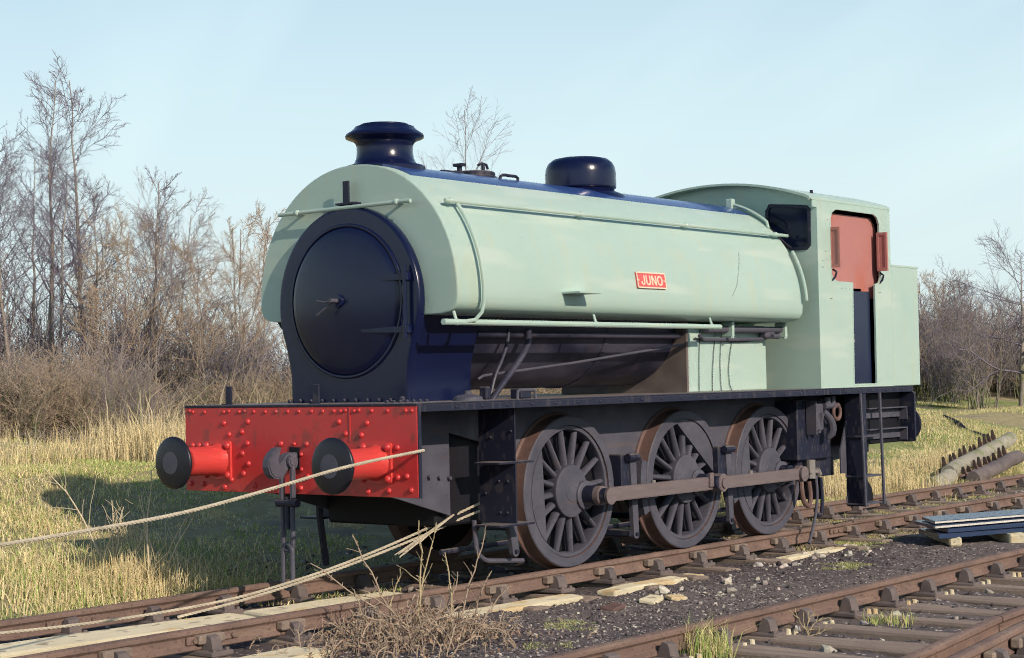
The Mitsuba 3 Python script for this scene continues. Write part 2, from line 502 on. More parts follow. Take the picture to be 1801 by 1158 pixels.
def bow(x, z0, z1, off, side=-1, n=22):
    th0, th1 = math.asin(min(1, (z0 - TZ) / TR)), math.asin((z1 - TZ) / TR)
    return [(x, side * (TR + off) * math.cos(t), TZ + (TR + off) * math.sin(t)) for t in np.linspace(th0, th1, n)]


path = bow(0.95, 3.00, 2.32, 0.055)
path += [(0.95, -1.142, 2.22), (0.94, -1.125, 2.14), (0.90, -1.09, 2.08), (0.80, -1.06, 2.066)]
part('tank_pipe', tube(path, 0.016, 8), 'm_green')
part('tank_pipe', tube(bow(6.05, 3.33, 3.13, 0.055) + bow(6.05, 3.10, 3.09, 0.02, n=2), 0.016, 8), 'm_green')
part('tank_pipe', tube(bow(6.06, 2.82, 2.34, 0.06), 0.018, 8), 'm_green')
part('tank_lug', bx(6.02, 6.09, -0.33, -0.25, 3.33, 3.44, 0.01), 'm_green')
# small step on the tank side
part('tank_step', bx(2.03, 2.33, -1.275, -1.075, 2.310, 2.328, 0.003), 'm_green')
# nameplate
ax_ = math.radians(9.5)
NP = np.array([3.13, -1.083, 2.39])
pl = ext(rnd([(0, 0), (0.455, 0), (0.455, 0.145), (0, 0.145)], 0.012), 'y', -0.014, 0.0)
NAME = part('nameplate', moved(pl, rotx(-ax_), NP + [0, -0.006, 0]), 'm_plate', label='red nameplate reading JUNO in pale letters')
fr = ext(Polygon(rnd([(0, 0), (0.455, 0), (0.455, 0.145), (0, 0.145)], 0.012)).difference(sbox(0.011, 0.011, 0.444, 0.134)), 'y', -0.018, -0.013)
part('nameplate_border', moved(fr, rotx(-ax_), NP + [0, -0.006, 0]), 'm_gold', NAME)
txt = meshkit.text_mesh('JUNO', 0.082, 0.006, True)
w_ = txt.vertices[:, 0].max() - txt.vertices[:, 0].min()
u, v, w = txt.vertices.T
tv = np.stack([(u - u.min()) * 0.335 / w_ + 0.062, -0.013 - w, v + 0.031], 1)
part('lettering', moved(trimesh.Trimesh(tv, txt.faces, process=False), rotx(-ax_), NP + [0, -0.006, 0]), 'm_gold', NAME, smooth=False)
for x in (0.028, 0.427):
    part('screw', moved(trimesh.creation.icosphere(1, 0.009), rotx(-ax_), NP + rotx(-ax_) @ np.array([x, -0.018, 0.072])), 'm_gold', NAME)

wz = [2.80, 2.70, 2.58, 2.46, 2.36]
part('hanging_wire', tube([(x, -tank_y(z) - 0.004, z) for x, z in zip((5.06, 4.99, 4.90, 4.83, 4.73), wz)], 0.0014, 5, smooth=1), 'm_wheel', TANK)
# smokebox
def smoke_profile(g=0.0):
    P = []
    R = 0.777 + g
    for t in np.linspace(math.radians(-22), math.radians(202), 61):
        P.append((R * math.cos(t), 2.25 + R * math.sin(t)))
    L = [(0.690, 1.86), (0.664, 1.76), (0.652, 1.66), (0.650, 1.56), (0.650, 1.452)]
    P += [(-y - g, z) for y, z in L] + [(y + g, z) for y, z in L[::-1]]
    return np.array(P)


part('smokebox', loft([ring(smoke_profile(-0.035), 0.68), ring(smoke_profile(-0.03), 1.39)], [(0.68, 0, 2.2), (1.39, 0, 2.2)]), 'm_black', smooth=40)
g = [(-0.03, 0.600), (-0.012, 0.604), (-0.002, 0.616), (0.0, 0.630), (0.0, 0.668), (-0.01, 0.682)]
part('smokebox_front', loft([ring(smoke_profile(a), x) for a, x in g], [(0.600, 0, 2.2), (0.682, 0, 2.2)]), 'm_black', smooth=40)
DZ = 2.266
DOOR = part('smokebox_door', lathe([(0.0, -0.085), (0.12, -0.083), (0.28, -0.072), (0.44, -0.052), (0.535, -0.033), (0.575, -0.022), (0.592, -0.008), (0.594, 0.004)], (0.600, 0, DZ), 'x', 72), 'm_black', smooth=50)
part('door_ring', lathe([(0.594, 0.0), (0.598, -0.014), (0.612, -0.018), (0.622, -0.012), (0.624, 0.0)], (0.600, 0, DZ), 'x', 72), 'm_black', DOOR, 50)
for z in (2.43, 2.02):
    part('hinge_strap', hull([(0.566, -0.64, z - 0.026), (0.585, -0.64, z - 0.026), (0.566, -0.64, z + 0.026), (0.585, -0.64, z + 0.026),
                              (0.532, -0.22, z - 0.012), (0.550, -0.22, z - 0.012), (0.532, -0.22, z + 0.012), (0.550, -0.22, z + 0.012)]), 'm_black', DOOR, 25)
    part('hinge_lug', bx(0.553, 0.602, -0.705, -0.640, z - 0.035, z + 0.035, 0.008), 'm_black', DOOR)
part('hinge_rod', cyl((0.560, -0.668, 1.95), (0.560, -0.668, 2.52), 0.016, 12), 'm_black', DOOR)
hx = 0.515
part('door_handle', cat(cyl((hx, 0, DZ), (hx - 0.10, 0, DZ), 0.018, 12), tube([(hx - 0.085, 0, DZ), (hx - 0.09, 0.07, DZ - 0.01), (hx - 0.10, 0.15, DZ + 0.005)], [0.012, 0.009, 0.008], 8),
                        tube([(hx - 0.06, 0, DZ), (hx - 0.08, 0.08, DZ - 0.06), (hx - 0.10, 0.15, DZ - 0.11)], [0.012, 0.009, 0.008], 8)), 'm_wheel', DOOR)
part('door_boss', lathe([(0.0, -0.03), (0.05, -0.028), (0.055, 0.0)], (hx + 0.005, 0, DZ), 'x', 20), 'm_black', DOOR)
# chimney, dome, filler
part('chimney', lathe([(0.330, 3.29), (0.335, 3.375), (0.325, 3.388), (0.285, 3.396), (0.256, 3.415), (0.240, 3.45), (0.232, 3.50), (0.232, 3.545), (0.240, 3.575), (0.262, 3.600), (0.298, 3.612), (0.322, 3.622),
                       (0.327, 3.637), (0.318, 3.655), (0.285, 3.675), (0.255, 3.700), (0.245, 3.715), (0.205, 3.718), (0.20, 3.735), (0.0, 3.737)], (1.09, 0, 0), 'z', 64), 'm_black', smooth=40)
part('dome', lathe([(0.46, 3.28), (0.42, 3.330), (0.372, 3.352), (0.325, 3.372), (0.312, 3.395), (0.330, 3.400), (0.337, 3.412), (0.337, 3.54), (0.328, 3.60), (0.305, 3.645), (0.262, 3.680), (0.20, 3.694), (0.0, 3.698)], (3.82, 0, 0), 'z', 64), 'm_black', smooth=40)
FIL = part('tank_filler', lathe([(0.20, 3.34), (0.20, 3.40), (0.185, 3.405), (0.185, 3.435), (0.17, 3.445), (0.0, 3.448)], (2.30, 0.05, 0), 'z', 28), 'm_dusty')
part('filler_strap', cat(bx(1.86, 2.2, 0.02, 0.08, 3.405, 3.432, 0.005), cyl((1.90, 0.05, 3.35), (1.90, 0.05, 3.43), 0.03, 10), cyl((2.05, 0.05, 3.35), (2.05, 0.05, 3.44), 0.02, 8)), 'm_dusty', FIL)
part('filler_clamp', cat(cyl((2.10, 0.05, 3.36), (2.10, 0.05, 3.50), 0.022, 8), bx(2.07, 2.13, 0.0, 0.1, 3.48, 3.505)), 'm_dusty', FIL)
part('filler_handle', cat(cyl((2.40, 0.03, 3.40), (2.40, 0.03, 3.53), 0.017, 8),
                         tube([(2.30, 0.0, 3.505), (2.38, 0.03, 3.53), (2.47, 0.05, 3.525), (2.49, 0.05, 3.49)], 0.013, 8)), 'm_dusty', FIL)
part('lifting_loop', tube([(2.26, -0.25, 3.29), (2.27, -0.25, 3.33), (2.30, -0.25, 3.385), (2.33, -0.25, 3.398), (2.51, -0.25, 3.398), (2.54, -0.25, 3.385), (2.535, -0.25, 3.33), (2.50, -0.25, 3.29)], 0.014, 8), 'm_dusty')
part('lamp_iron', cat(bx(0.615, 0.63, -0.035, 0.035, 3.06, 3.235, 0.003), bx(0.615, 0.70, -0.10, 0.12, 3.045, 3.062, 0.002)), 'm_dusty')
for y in (0.845, -0.148):
    part('lamp_iron', cat(bx(0.09, 0.105, y - 0.034, y + 0.034, 1.44, 1.605, 0.003), bx(0.05, 0.105, y - 0.034, y + 0.034, 1.44, 1.462)), 'm_dusty')

# boiler and firebox
part('boiler', lathe([(0.1, 1.38), (0.645, 1.38), (0.645, 4.46)], (0, 0, 2.175), 'x', 80), 'm_boiler', smooth=40)
part('boiler_band', lathe([(0.646, 3.30), (0.653, 3.302), (0.653, 3.36), (0.646, 3.362)], (0, 0, 2.175), 'x', 80), 'm_boiler', smooth=30)
FB = part('firebox', bx(4.475, 5.92, -0.75, 0.75, 1.452, 2.10, 0.012), 'm_green')
part('throat_plate', bx(4.44, 4.472, -0.745, 0.745, 1.452, 2.14, 0.004), 'm_chair')
for x0, pts in ((4.62, [(4.66, 2.05), (4.63, 1.80), (4.62, 1.46)]), (5.02, [(5.06, 2.05), (5.00, 1.75), (5.02, 1.46)]), (5.24, [(5.28, 2.06), (5.16, 1.72), (5.17, 1.52), (5.22, 1.46)]), (4.88, [(4.94, 2.05), (4.87, 1.7), (4.86, 1.46)])):
    part('cladding_wire', tube([(a, -0.762, b) for a, b in pts], 0.004, 6, smooth=2), 'm_dusty', FB)
part('firebox_rod', tube([(4.55, -0.765, 1.965), (5.3, -0.765, 1.935), (5.5, -0.765, 1.94), (6.2, -0.765, 2.02)], 0.008, 6), 'm_wheel', FB)
part('steam_pipe', tube([(4.58, -0.80, 1.99), (4.66, -0.80, 1.955), (5.75, -0.80, 1.965), (6.1, -0.82, 2.02)], 0.018, 8), 'm_wheel')
part('steam_pipe', tube([(4.66, -0.83, 2.05), (5.0, -0.83, 2.055), (6.0, -0.84, 2.06), (6.12, -0.84, 2.07)], 0.032, 10), 'm_wheel')
for x in (5.05, 6.08): part('pipe_flange', cat(bx(x - 0.02, x + 0.02, -0.90, -0.77, 1.98, 2.13, 0.008), cyl((x, -0.88, 1.97), (x, -0.88, 2.0), 0.02, 8)), 'm_green')
part('pipe_valve', cat(bx(5.75, 5.92, -0.86, -0.76, 1.97, 2.05, 0.02), cyl((5.82, -0.88, 1.99), (5.95, -0.88, 1.99), 0.025, 8)), 'm_wheel')
part('boiler_pipe', tube([(1.40, -0.68, 1.985), (4.42, -0.68, 1.992)], 0.026, 10), 'm_boiler')
part('boiler_rod', tube([(1.40, -0.69, 1.62), (1.46, -0.70, 1.648), (2.65, -0.71, 1.742), (4.40, -0.70, 1.905), (4.56, -0.70, 1.905)], 0.012, 8), 'm_wheel')
part('sand_hose', tube([(2.03, -0.73, 2.03), (1.98, -0.77, 1.92), (1.86, -0.79, 1.80), (1.62, -0.80, 1.61), (1.46, -0.80, 1.47), (1.44, -0.80, 1.44)], 0.026, 10, smooth=2), 'm_boiler')
part('sand_hose', tube([(1.80, -0.70, 2.03), (1.76, -0.72, 1.92), (1.66, -0.74, 1.78), (1.54, -0.75, 1.64), (1.48, -0.75, 1.47)], 0.016, 8, smooth=2), 'm_boiler')

# running plate and frames
RP = part('running_plate', bx(0.02, 8.30, -1.215, 1.215, 1.440, 1.455, 0.003), 'm_dusty')
for s in (-1, 1):
    part('valance', bx(0.034, 8.29, min(s * 1.217, s * 1.202), max(s * 1.217, s * 1.202), 1.388, 1.4395, 0.002), 'm_dusty', RP)
rv = plyd(trimesh.creation.icosphere(1, 0.011), 'm_dusty', 40)
for x in list(np.arange(0.5, 8.2, 0.31)):
    part('rivet', rv, None, RP, tw=mat4(t=(x, -1.2165, 1.413)))
for x in np.arange(0.12, 0.62, 0.075):
    part('rivet', plyd(trimesh.creation.icosphere(1, 0.02), 'm_dusty', 40), None, RP, tw=mat4(t=(x + 0.05, -0.82, 1.456)))
for y in np.arange(-0.60, 0.66, 0.125):
    part('rivet', plyd(trimesh.creation.icosphere(1, 0.02), 'm_dusty', 40) if y < -0.55 else rv, None, RP, tw=mat4(np.eye(3) * 1.5, (0.585, y, 1.47)))
part('filler_cap', lathe([(0.12, 1.45), (0.115, 1.48), (0.07, 1.50), (0.03, 1.505), (0.028, 1.53), (0.0, 1.535)], (0.90, -1.0, 0), 'z', 20), 'm_wheel')
part('grab_loop', tube([(1.33, -1.15, 1.45), (1.335, -1.15, 1.515), (1.35, -1.15, 1.525), (1.545, -1.15, 1.525), (1.56, -1.15, 1.515), (1.565, -1.15, 1.45)], 0.013, 8), 'm_wheel')
part('oil_box', bx(1.60, 1.74, -0.98, -0.86, 1.455, 1.54, 0.01), 'm_dusty')
part('hose_clip', bx(1.30, 1.36, -0.86, -0.78, 1.455, 1.56, 0.01), 'm_dusty')
for s in (-1, 1):
    y0, y1 = sorted((s * 0.66, s * 0.63))
    part('main_frame', cat(ext([(0.035, 1.438), (0.035, 0.80), (0.45, 0.713), (1.06, 0.54), (1.06, 1.438)], 'y', y0, y1),
                           ext([(1.06, 1.438), (1.06, 1.20), (1.5, 1.10), (1.7, 0.62), (2.0, 0.42), (2.9, 0.42), (3.2, 0.62), (3.6, 0.62), (3.9, 0.42), (4.7, 0.42), (5.0, 0.62), (5.3, 0.42), (6.2, 0.42), (6.5, 0.60), (8.29, 0.72), (8.29, 1.438)], 'y', y0, y1)), 'm_wheel', smooth=False)
for x, z in ((0.80, 0.86), (0.92, 0.85), (1.04, 0.84)):
    part('frame_bolt', cyl((x, -0.665, z), (x, -0.69, z), 0.016, 8), 'm_wheel')
part('cylinder_block', bx(0.95, 2.05, -0.60, 0.60, 0.45, 1.43, 0.02), 'm_dark')  # inside cylinders; box stretched and near-black to put shade in the frame gap
part('frame_stretcher', bx(2.0, 8.2, -0.45, 0.45, 0.70, 0.72), 'm_dark')

# front buffer beam
BEAM = part('buffer_beam', bx(0.0, 0.032, -1.2675, 1.2675, 0.763, 1.434, 0.003), 'm_red', label='red riveted front beam')
part('beam_edge_strip', bx(-0.004, 0.06, -1.268, 1.268, 1.4345, 1.452, 0.002), 'm_dusty', BEAM)
part('beam_end_plate', bx(0.004, 0.034, -1.280, -1.2685, 0.763, 1.434, 0.002), 'm_dusty', BEAM)
part('beam_seam', bx(-0.006, 0.001, -0.600, -0.588, 1.17, 1.432, 0.001), 'm_red', BEAM)
RV = [(1.21, 1.41), (1.17, 1.4), (1.03, 1.4), (0.8, 1.4), (0.74, 1.405), (0.62, 1.4), (0.56, 1.405), (0.45, 1.4), (0.32, 1.4), (0.2, 1.4), (0.07, 1.4), (-0.05, 1.4), (-0.19, 1.4), (-0.31, 1.4), (-0.43, 1.4), (-0.50, 1.4), (-0.55, 1.405),
      (-0.64, 1.4), (-0.69, 1.405), (-0.82, 1.4), (-0.98, 1.4), (-1.16, 1.4), (-1.22, 1.4), (0.8, 1.31), (0.74, 1.22), (0.52, 1.32), (0.59, 1.24), (0.53, 1.15), (0.59, 1.07), (0.52, 0.99), (0.58, 0.91), (0.72, 0.86), (0.8, 0.8), (1.18, 1.13), (1.1, 1.13),
      (1.02, 1.13), (-0.48, 1.32), (-0.55, 1.23), (-0.77, 1.31), (-0.71, 1.22), (0.15, 1.15), (-0.13, 1.15), (-0.06, 0.81), (-0.14, 0.9), (-1.07, 1.13), (-1.07, 0.91), (-1.16, 0.92), (-0.77, 0.8), (-0.49, 1.15), (-0.73, 1.14), (1.2, 0.82), (1.05, 0.82), (0.45, 0.82), (0.2, 0.82), (-0.35, 0.82), (-0.98, 0.81), (-1.2, 0.82)]
bead = lathe([(0.030, 0.0), (0.028, -0.010), (0.021, -0.019), (0.011, -0.0245), (0.0, -0.026)], (0, 0, 0), 'x', 14)
beadp = plyd(bead, 'm_red', 60)
for k, (y, z) in enumerate(RV):
    s = 0.78 if z < 1.38 else 0.55
    part('rivet', beadp, None, BEAM, tw=mat4(np.eye(3) * s, (0.0, y, z)))
part('hook_plate', bx(-0.008, 0.0, -0.055, 0.055, 0.955, 1.125, 0.002), 'm_dark', BEAM)
for y, z in ((0.0, 1.15), (-0.075, 1.07), (-0.075, 0.955), (0.075, 0.955)):
    part('bolt', beadp, None, BEAM, tw=mat4(np.eye(3) * 0.6, (-0.004, y, z)))
# buffers
def buffer(s):
    c = (0, s * 0.8665, 1.015)
    B = part('buffer', lathe([(0.0, -0.36), (0.098, -0.36), (0.112, -0.352), (0.114, -0.33), (0.116, -0.10), (0.122, -0.045), (0.135, -0.022), (0.135, 0.0)], c, 'x', 40), 'm_redcase', smooth=35, label='red buffer housing')
    part('flange', ext(rnd([(c[1] - 0.155, c[2] - 0.150), (c[1] + 0.155, c[2] - 0.150), (c[1] + 0.155, c[2] + 0.150), (c[1] - 0.155, c[2] + 0.150)], 0.02), 'x', -0.022, 0.0), 'm_redcase', B)
    for a in (-1, 1):
        for b in (-1, 1):
            part('bolt', beadp, None, B, tw=mat4(np.eye(3), (-0.022, c[1] + a * 0.122, c[2] + b * 0.118)))
    part('shank', lathe([(0.055, -0.37), (0.055, -0.36), (0.066, -0.345), (0.066, -0.42), (0.075, -0.45)][1:], c, 'x', 24), 'm_copper', B, 30)
    part('collar', lathe([(0.07, -0.402), (0.088, -0.40), (0.092, -0.385), (0.088, -0.37), (0.06, -0.362)], c, 'x', 28), 'm_copper', B, 40)
    part('head', lathe([(0.0, -0.508), (0.08, -0.506), (0.14, -0.500), (0.185, -0.491), (0.202, -0.482), (0.207, -0.470), (0.204, -0.458), (0.19, -0.450), (0.10, -0.435), (0.06, -0.42)], c, 'x', 56), 'm_bufhead', B, 40, label='black round head')
    part('worn_disc', lathe([(0.0, -0.5105), (0.085, -0.5085), (0.088, -0.506)], c, 'x', 30), 'm_wheel', B, 40, label='bare worn patch')


buffer(1); buffer(-1)
# draw hook and coupling
hk = Polygon([(0.0, 1.085), (-0.05, 1.088), (-0.10, 1.082), (-0.135, 1.055), (-0.165, 1.02), (-0.195, 1.005), (-0.207, 1.03), (-0.185, 1.09), (-0.168, 1.135), (-0.215, 1.125), (-0.268, 1.09), (-0.305, 1.04), (-0.312, 0.985), (-0.290, 0.93),
              (-0.245, 0.895), (-0.195, 0.89), (-0.145, 0.915), (-0.11, 0.955), (-0.06, 0.968), (0.0, 0.97)]).buffer(-0.008).buffer(0.008)
HOOK = part('draw_hook', cat(ext(hk, 'y', -0.032, 0.032), ext(hk.buffer(-0.012), 'y', -0.04, 0.04)), 'm_wheel', smooth=30)


def link(cx, y, z0, z1, w, r, plane='y'):
    P = [(cx, y - w, z0 + w), (cx, y - w, z1 - w)] + [(cx, y - w * math.cos(t), z1 - w + w * math.sin(t)) for t in np.linspace(0.3, math.pi - 0.3, 7)] + \
        [(cx, y + w, z1 - w), (cx, y + w, z0 + w)] + [(cx, y + w * math.cos(t), z0 + w - w * math.sin(t)) for t in np.linspace(0.3, math.pi - 0.3, 7)] + [(cx, y - w, z0 + w)]
    return tube(P, r, 8, cap=False)


part('coupling_pin', cyl((-0.085, -0.075, 1.02), (-0.085, 0.075, 1.02), 0.034, 12), 'm_wheel', HOOK)
for s in (-1, 1):
    part('shackle_arm', cat(ext(Point(-0.085, 1.02).buffer(0.05).union(sbox(-0.105, 0.70, -0.065, 1.02)), 'y', min(s * 0.048, s * 0.07), max(s * 0.048, s * 0.07))), 'm_wheel', HOOK)
part('coupling_screw', cat(cyl((-0.085, -0.11, 0.70), (-0.085, 0.11, 0.70), 0.032, 12), cyl((-0.085, 0, 0.74), (-0.085, 0, 0.50), 0.024, 10)), 'm_dusty', HOOK)
part('coupling_link', link(-0.085, 0, 0.335, 0.72, 0.052, 0.019), 'm_wheel', HOOK)
part('coupling_link', link(-0.093, 0, 0.045, 0.385, 0.050, 0.019), 'm_wheel', HOOK)

# wheels
WY, WR = -0.803, 0.6475
tyre = lathe([(0.565, 0.006), (0.60, 0.0), (0.635, 0.0), (WR - 0.002, 0.008), (WR + 0.001, 0.10), (WR + 0.008, 0.118), (WR + 0.026, 0.128), (WR + 0.029, 0.138), (WR + 0.02, 0.148), (0.58, 0.15), (0.565, 0.146), (0.565, 0.006)], (0, WY, 0), 'y', 96)
face = lathe([(0.565, -0.001), (0.60, -0.003), (0.637, -0.003), (WR - 0.001, 0.006)], (0, WY, 0), 'y', 96)
rim = lathe([(0.522, 0.03), (0.53, 0.012), (0.556, 0.010), (0.562, 0.016), (0.562, 0.13), (0.55, 0.14), (0.526, 0.135), (0.52, 0.11), (0.522, 0.03)], (0, WY, 0), 'y', 96)
hub = lathe([(0.0, -0.030), (0.09, -0.030), (0.095, -0.024), (0.205, -0.022), (0.222, -0.014), (0.228, 0.0), (0.215, 0.12), (0.10, 0.15)], (0, WY, 0), 'y', 48)


def spoke_mesh():
    P = []
    for r, w, a, b in ((0.20, 0.029, 0.012, 0.105), (0.53, 0.0215, 0.030, 0.095)):
        for t in np.linspace(0, 2 * math.pi, 10, endpoint=False):
            P.append((r, WY + (a + b) / 2 + math.sin(t) * (b - a) / 2, math.cos(t) * w))
    return hull(P)


sp_ = spoke_mesh()


def crescent(a0, a1, deep):
    th = np.linspace(a0, a1, 28)
    o = [(0.530 * math.cos(t), 0.530 * math.sin(t)) for t in th]
    m = (a0 + a1) / 2
    r_in = 0.53 - deep
    i_ = []
    for t in th[::-1]:
        chord = 0.53 * math.cos((a1 - a0) / 2) / math.cos(t - m)
        i_.append((max(chord, 0.2) * math.cos(t), max(chord, 0.2) * math.sin(t)))
    return ext(Polygon(o + i_).buffer(0), 'y', WY + 0.006, WY + 0.12)


PINX, PINZ = 0.165, -0.043
D = {k: plyd(m, a, s) for k, m, a, s in (('tyre', tyre, 'm_tread', 30), ('face', face, 'm_wheel', 30), ('rim', rim, 'm_wheel', 30), ('hub', hub, 'm_wheel', 40), ('spoke', sp_, 'm_wheel', 40),
     ('cwA', crescent(math.radians(136), math.radians(230), 0.2), 'm_wheel', 30), ('cwB', crescent(math.radians(2), math.radians(102), 0.2), 'm_wheel', 30),
     ('boss', cat(lathe([(0.13, 0.10), (0.125, -0.045), (0.112, -0.055), (0.0, -0.055)], (PINX, WY, PINZ), 'y', 28)), 'm_wheel', 40),
     ('crank_pin', lathe([(0.085, -0.05), (0.085, -0.15), (0.065, -0.152), (0.065, -0.262), (0.058, -0.272), (0.0, -0.274)], (PINX, WY, PINZ), 'y', 24), 'm_dusty', 40))}
WX = (2.474, 4.283, 5.833)
for side in (-1, 1):
    for k, x in enumerate(WX):
        R = np.eye(3) if side < 0 else rotz(math.pi) @ roty(1.2)
        M = mat4(R, (x, 0, WR))
        W_ = part('driving_wheel', D['rim'], None, tw=M)
        part('tyre', D['tyre'], None, W_, label='rusty brown tyre tread', tw=M)
        part('tyre_face', D['face'], None, W_, tw=M)
        part('hub', D['hub'], None, W_, tw=M)
        part('crank_boss', D['boss'], None, W_, tw=M)
        part('crank_pin', D['crank_pin'], None, W_, tw=M)
        part('counterweight', D['cwB' if k == 1 else 'cwA'], None, W_, tw=M)
        for s in range(16):
            a = -math.radians(96 + 22.5 * s + (11 if k == 1 else 0))
            part('spoke', D['spoke'], None, W_, tw=mat4(R @ roty(a), (x, 0, WR)))
for x in WX: part('axle', cyl((x, -0.68, WR), (x, 0.68, WR), 0.09, 16), 'm_dusty')
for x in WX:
    for s in (-1, 1): part('wheel_shade_disc', ext(Point(x, WR).buffer(0.57), 'y', *sorted((s * 0.6605, s * 0.664))), 'm_dark')  # added near-black discs that paint the shade between the spokes
# coupling rods
pins = [x + PINX for x in WX]; pz = WR + PINZ
def rod(xa, xb, ra, rb, h, y0, y1):
    s = unary_union([Point(xa, pz).buffer(ra), Point(xb, pz).buffer(rb), sbox(xa, pz - h, xb, pz + h)]).buffer(0.02).buffer(-0.02)
    return cat(ext(s, 'y', y0, y1), ext(s.buffer(-0.008), 'y', y0 - 0.005, y0 + 0.002))


part('coupling_rod', rod(pins[0], pins[1] + 0.06, 0.082, 0.085, 0.060, -1.020, -0.965), 'm_rod')
part('coupling_rod', rod(pins[1] + 0.06, pins[2], 0.085, 0.082, 0.056, -1.078, -1.024), 'm_rod')
part('rod_joint', cat(cyl((pins[1] + 0.06, -1.10, pz), (pins[1] + 0.06, -0.95, pz), 0.05, 16), bx(pins[1] - 0.12, pins[1] - 0.06, -1.05, -1.02, pz - 0.03, pz + 0.10, 0.005)), 'm_rod')
for x in pins[::2]: part('rod_collar', lathe([(0.066, -1.085), (0.07, -1.085), (0.075, -1.115), (0.0, -1.12)], (x, 0, pz), 'y', 20), 'm_rod')
for x in (3.45, 5.05): part('oil_cup', cyl((x, -1.0 if x < 4 else -1.05, pz + 0.05), (x, -1.0 if x < 4 else -1.05, pz + 0.085), 0.02, 8), 'm_copper')
# brake gear
for x in (3.33, 4.95, 1.60):
    z1 = 0.92 if x > 2 else 0.46
    B_ = part('brake_hanger', ext(unary_union([Point(x - 0.02, z1 - 0.03).buffer(0.05), Point(x + 0.02, 0.215).buffer(0.042), Polygon([(x - 0.06, z1 - 0.03), (x + 0.035, z1 - 0.03), (x + 0.06, 0.215), (x - 0.02, 0.215)])]), 'y', -0.875, -0.835), 'm_wheel')
    part('hanger_bolt', cyl((x + 0.02, -0.89, 0.215), (x + 0.02, -0.82, 0.215), 0.02, 8), 'm_dusty', B_)
    if x > 2:
        part('hanger_bracket', cat(bx(x - 0.17, x - 0.05, -0.86, -0.66, 0.62, 0.93, 0.01), cyl((x - 0.13, -0.90, 0.90), (x + 0.03, -0.90, 0.90), 0.035, 10)), 'm_dusty', B_)
        xw = WX[1] if x < 4 else WX[2]
        th = np.linspace(math.radians(163), math.radians(203), 12)
        o = [(xw + 0.655 * math.cos(t), WR + 0.655 * math.sin(t)) for t in th]
        part('brake_block', ext(o + [(xw + 0.74 * math.cos(t), WR + 0.74 * math.sin(t)) for t in th[::-1]], 'y', -0.80, -0.69), 'm_wheel', B_)
part('brake_rod', cyl((1.0, -0.60, 0.25), (7.2, -0.60, 0.30), 0.022, 8), 'm_dusty')
for s in (-1, 1): part('brake_beam', bx(3.30 if s < 0 else 4.93, 3.38 if s < 0 else 5.01, -0.84, 0.84, 0.19, 0.25, 0.008), 'm_dusty')
part('sand_pipe', tube([(1.16, -0.82, 0.50), (1.17, -0.82, 0.36), (1.20, -0.81, 0.24), (1.32, -0.79, 0.165), (1.45, -0.78, 0.15), (1.85, -0.76, 0.115)], 0.020, 8, smooth=2), 'm_wheel')
for s in (1,): part('guard_iron', tube([(0.95, s * 0.70, 0.9), (0.97, s * 0.71, 0.5), (1.05, s * 0.72, 0.08)], 0.03, 6), 'm_dusty')
# front footsteps: one bracket plate with two treads on each side
for s in (-1, 1):
    y = lambda a, b: sorted((s * a, s * b))
    ST = part('footstep', ext([(y(0.735, 1.105)[0], 0.47), (y(0.735, 1.105)[1], 0.47), (y(0.735, 1.105)[1], 1.388), (y(0.735, 1.105)[0], 1.388)], 'x', 1.34, 1.355), 'm_dusty')
    for z in (0.955, 0.462):
        part('tread', bx(1.13, 1.57, *y(0.86, 1.115), z - 0.010, z + 0.008, 0.003), 'm_dusty', ST)
    for yy, zz in ((-1.03, 0.80), (-0.94, 0.80), (-1.07, 1.2), (-0.86, 1.15), (-0.95, 0.55), (-1.02, 0.55), (-0.80, 0.7)):
        part('rivet', rv, None, ST, tw=mat4(np.eye(3) * 1.1, (1.338, s * -yy, zz)))
# cab steps at the rear
for s in (-1, 1):
    y = lambda a, b: sorted((s * a, s * b))
    ST = part('cab_step', cat(bx(7.12, 7.135, *y(0.985, 1.20), 0.20, 1.388, 0.002), bx(7.12, 7.19, *y(1.185, 1.20), 0.20, 1.388, 0.002)), 'm_dusty')
    part('upright', hull([(7.02, s * 1.225, 1.39), (7.05, s * 1.225, 1.39), (7.02, s * 1.21, 1.39), (7.05, s * 1.21, 1.39), (7.08, s * 1.225, 0.2), (7.11, s * 1.225, 0.2), (7.08, s * 1.21, 0.2), (7.11, s * 1.21, 0.2)]), 'm_wheel', ST)
    part('upright', hull([(7.46, s * 1.225, 1.39), (7.495, s * 1.225, 1.39), (7.46, s * 1.205, 1.39), (7.495, s * 1.205, 1.39), (7.505, s * 1.225, 0.2), (7.54, s * 1.225, 0.2), (7.505, s * 1.205, 0.2), (7.54, s * 1.205, 0.2)]), 'm_wheel', ST)
    for z in (0.925, 0.505, 0.215):
        part('tread', cat(bx(7.10, 7.50, *y(0.99, 1.205), z, z + 0.018, 0.003), bx(7.10, 7.50, *y(0.985, 0.993), z, z + 0.09, 0.002)), 'm_wheel', ST)
    part('step_bracket', bx(7.14, 7.48, *y(0.99, 1.02), 0.44, 0.50, 0.004), 'm_dusty', ST)
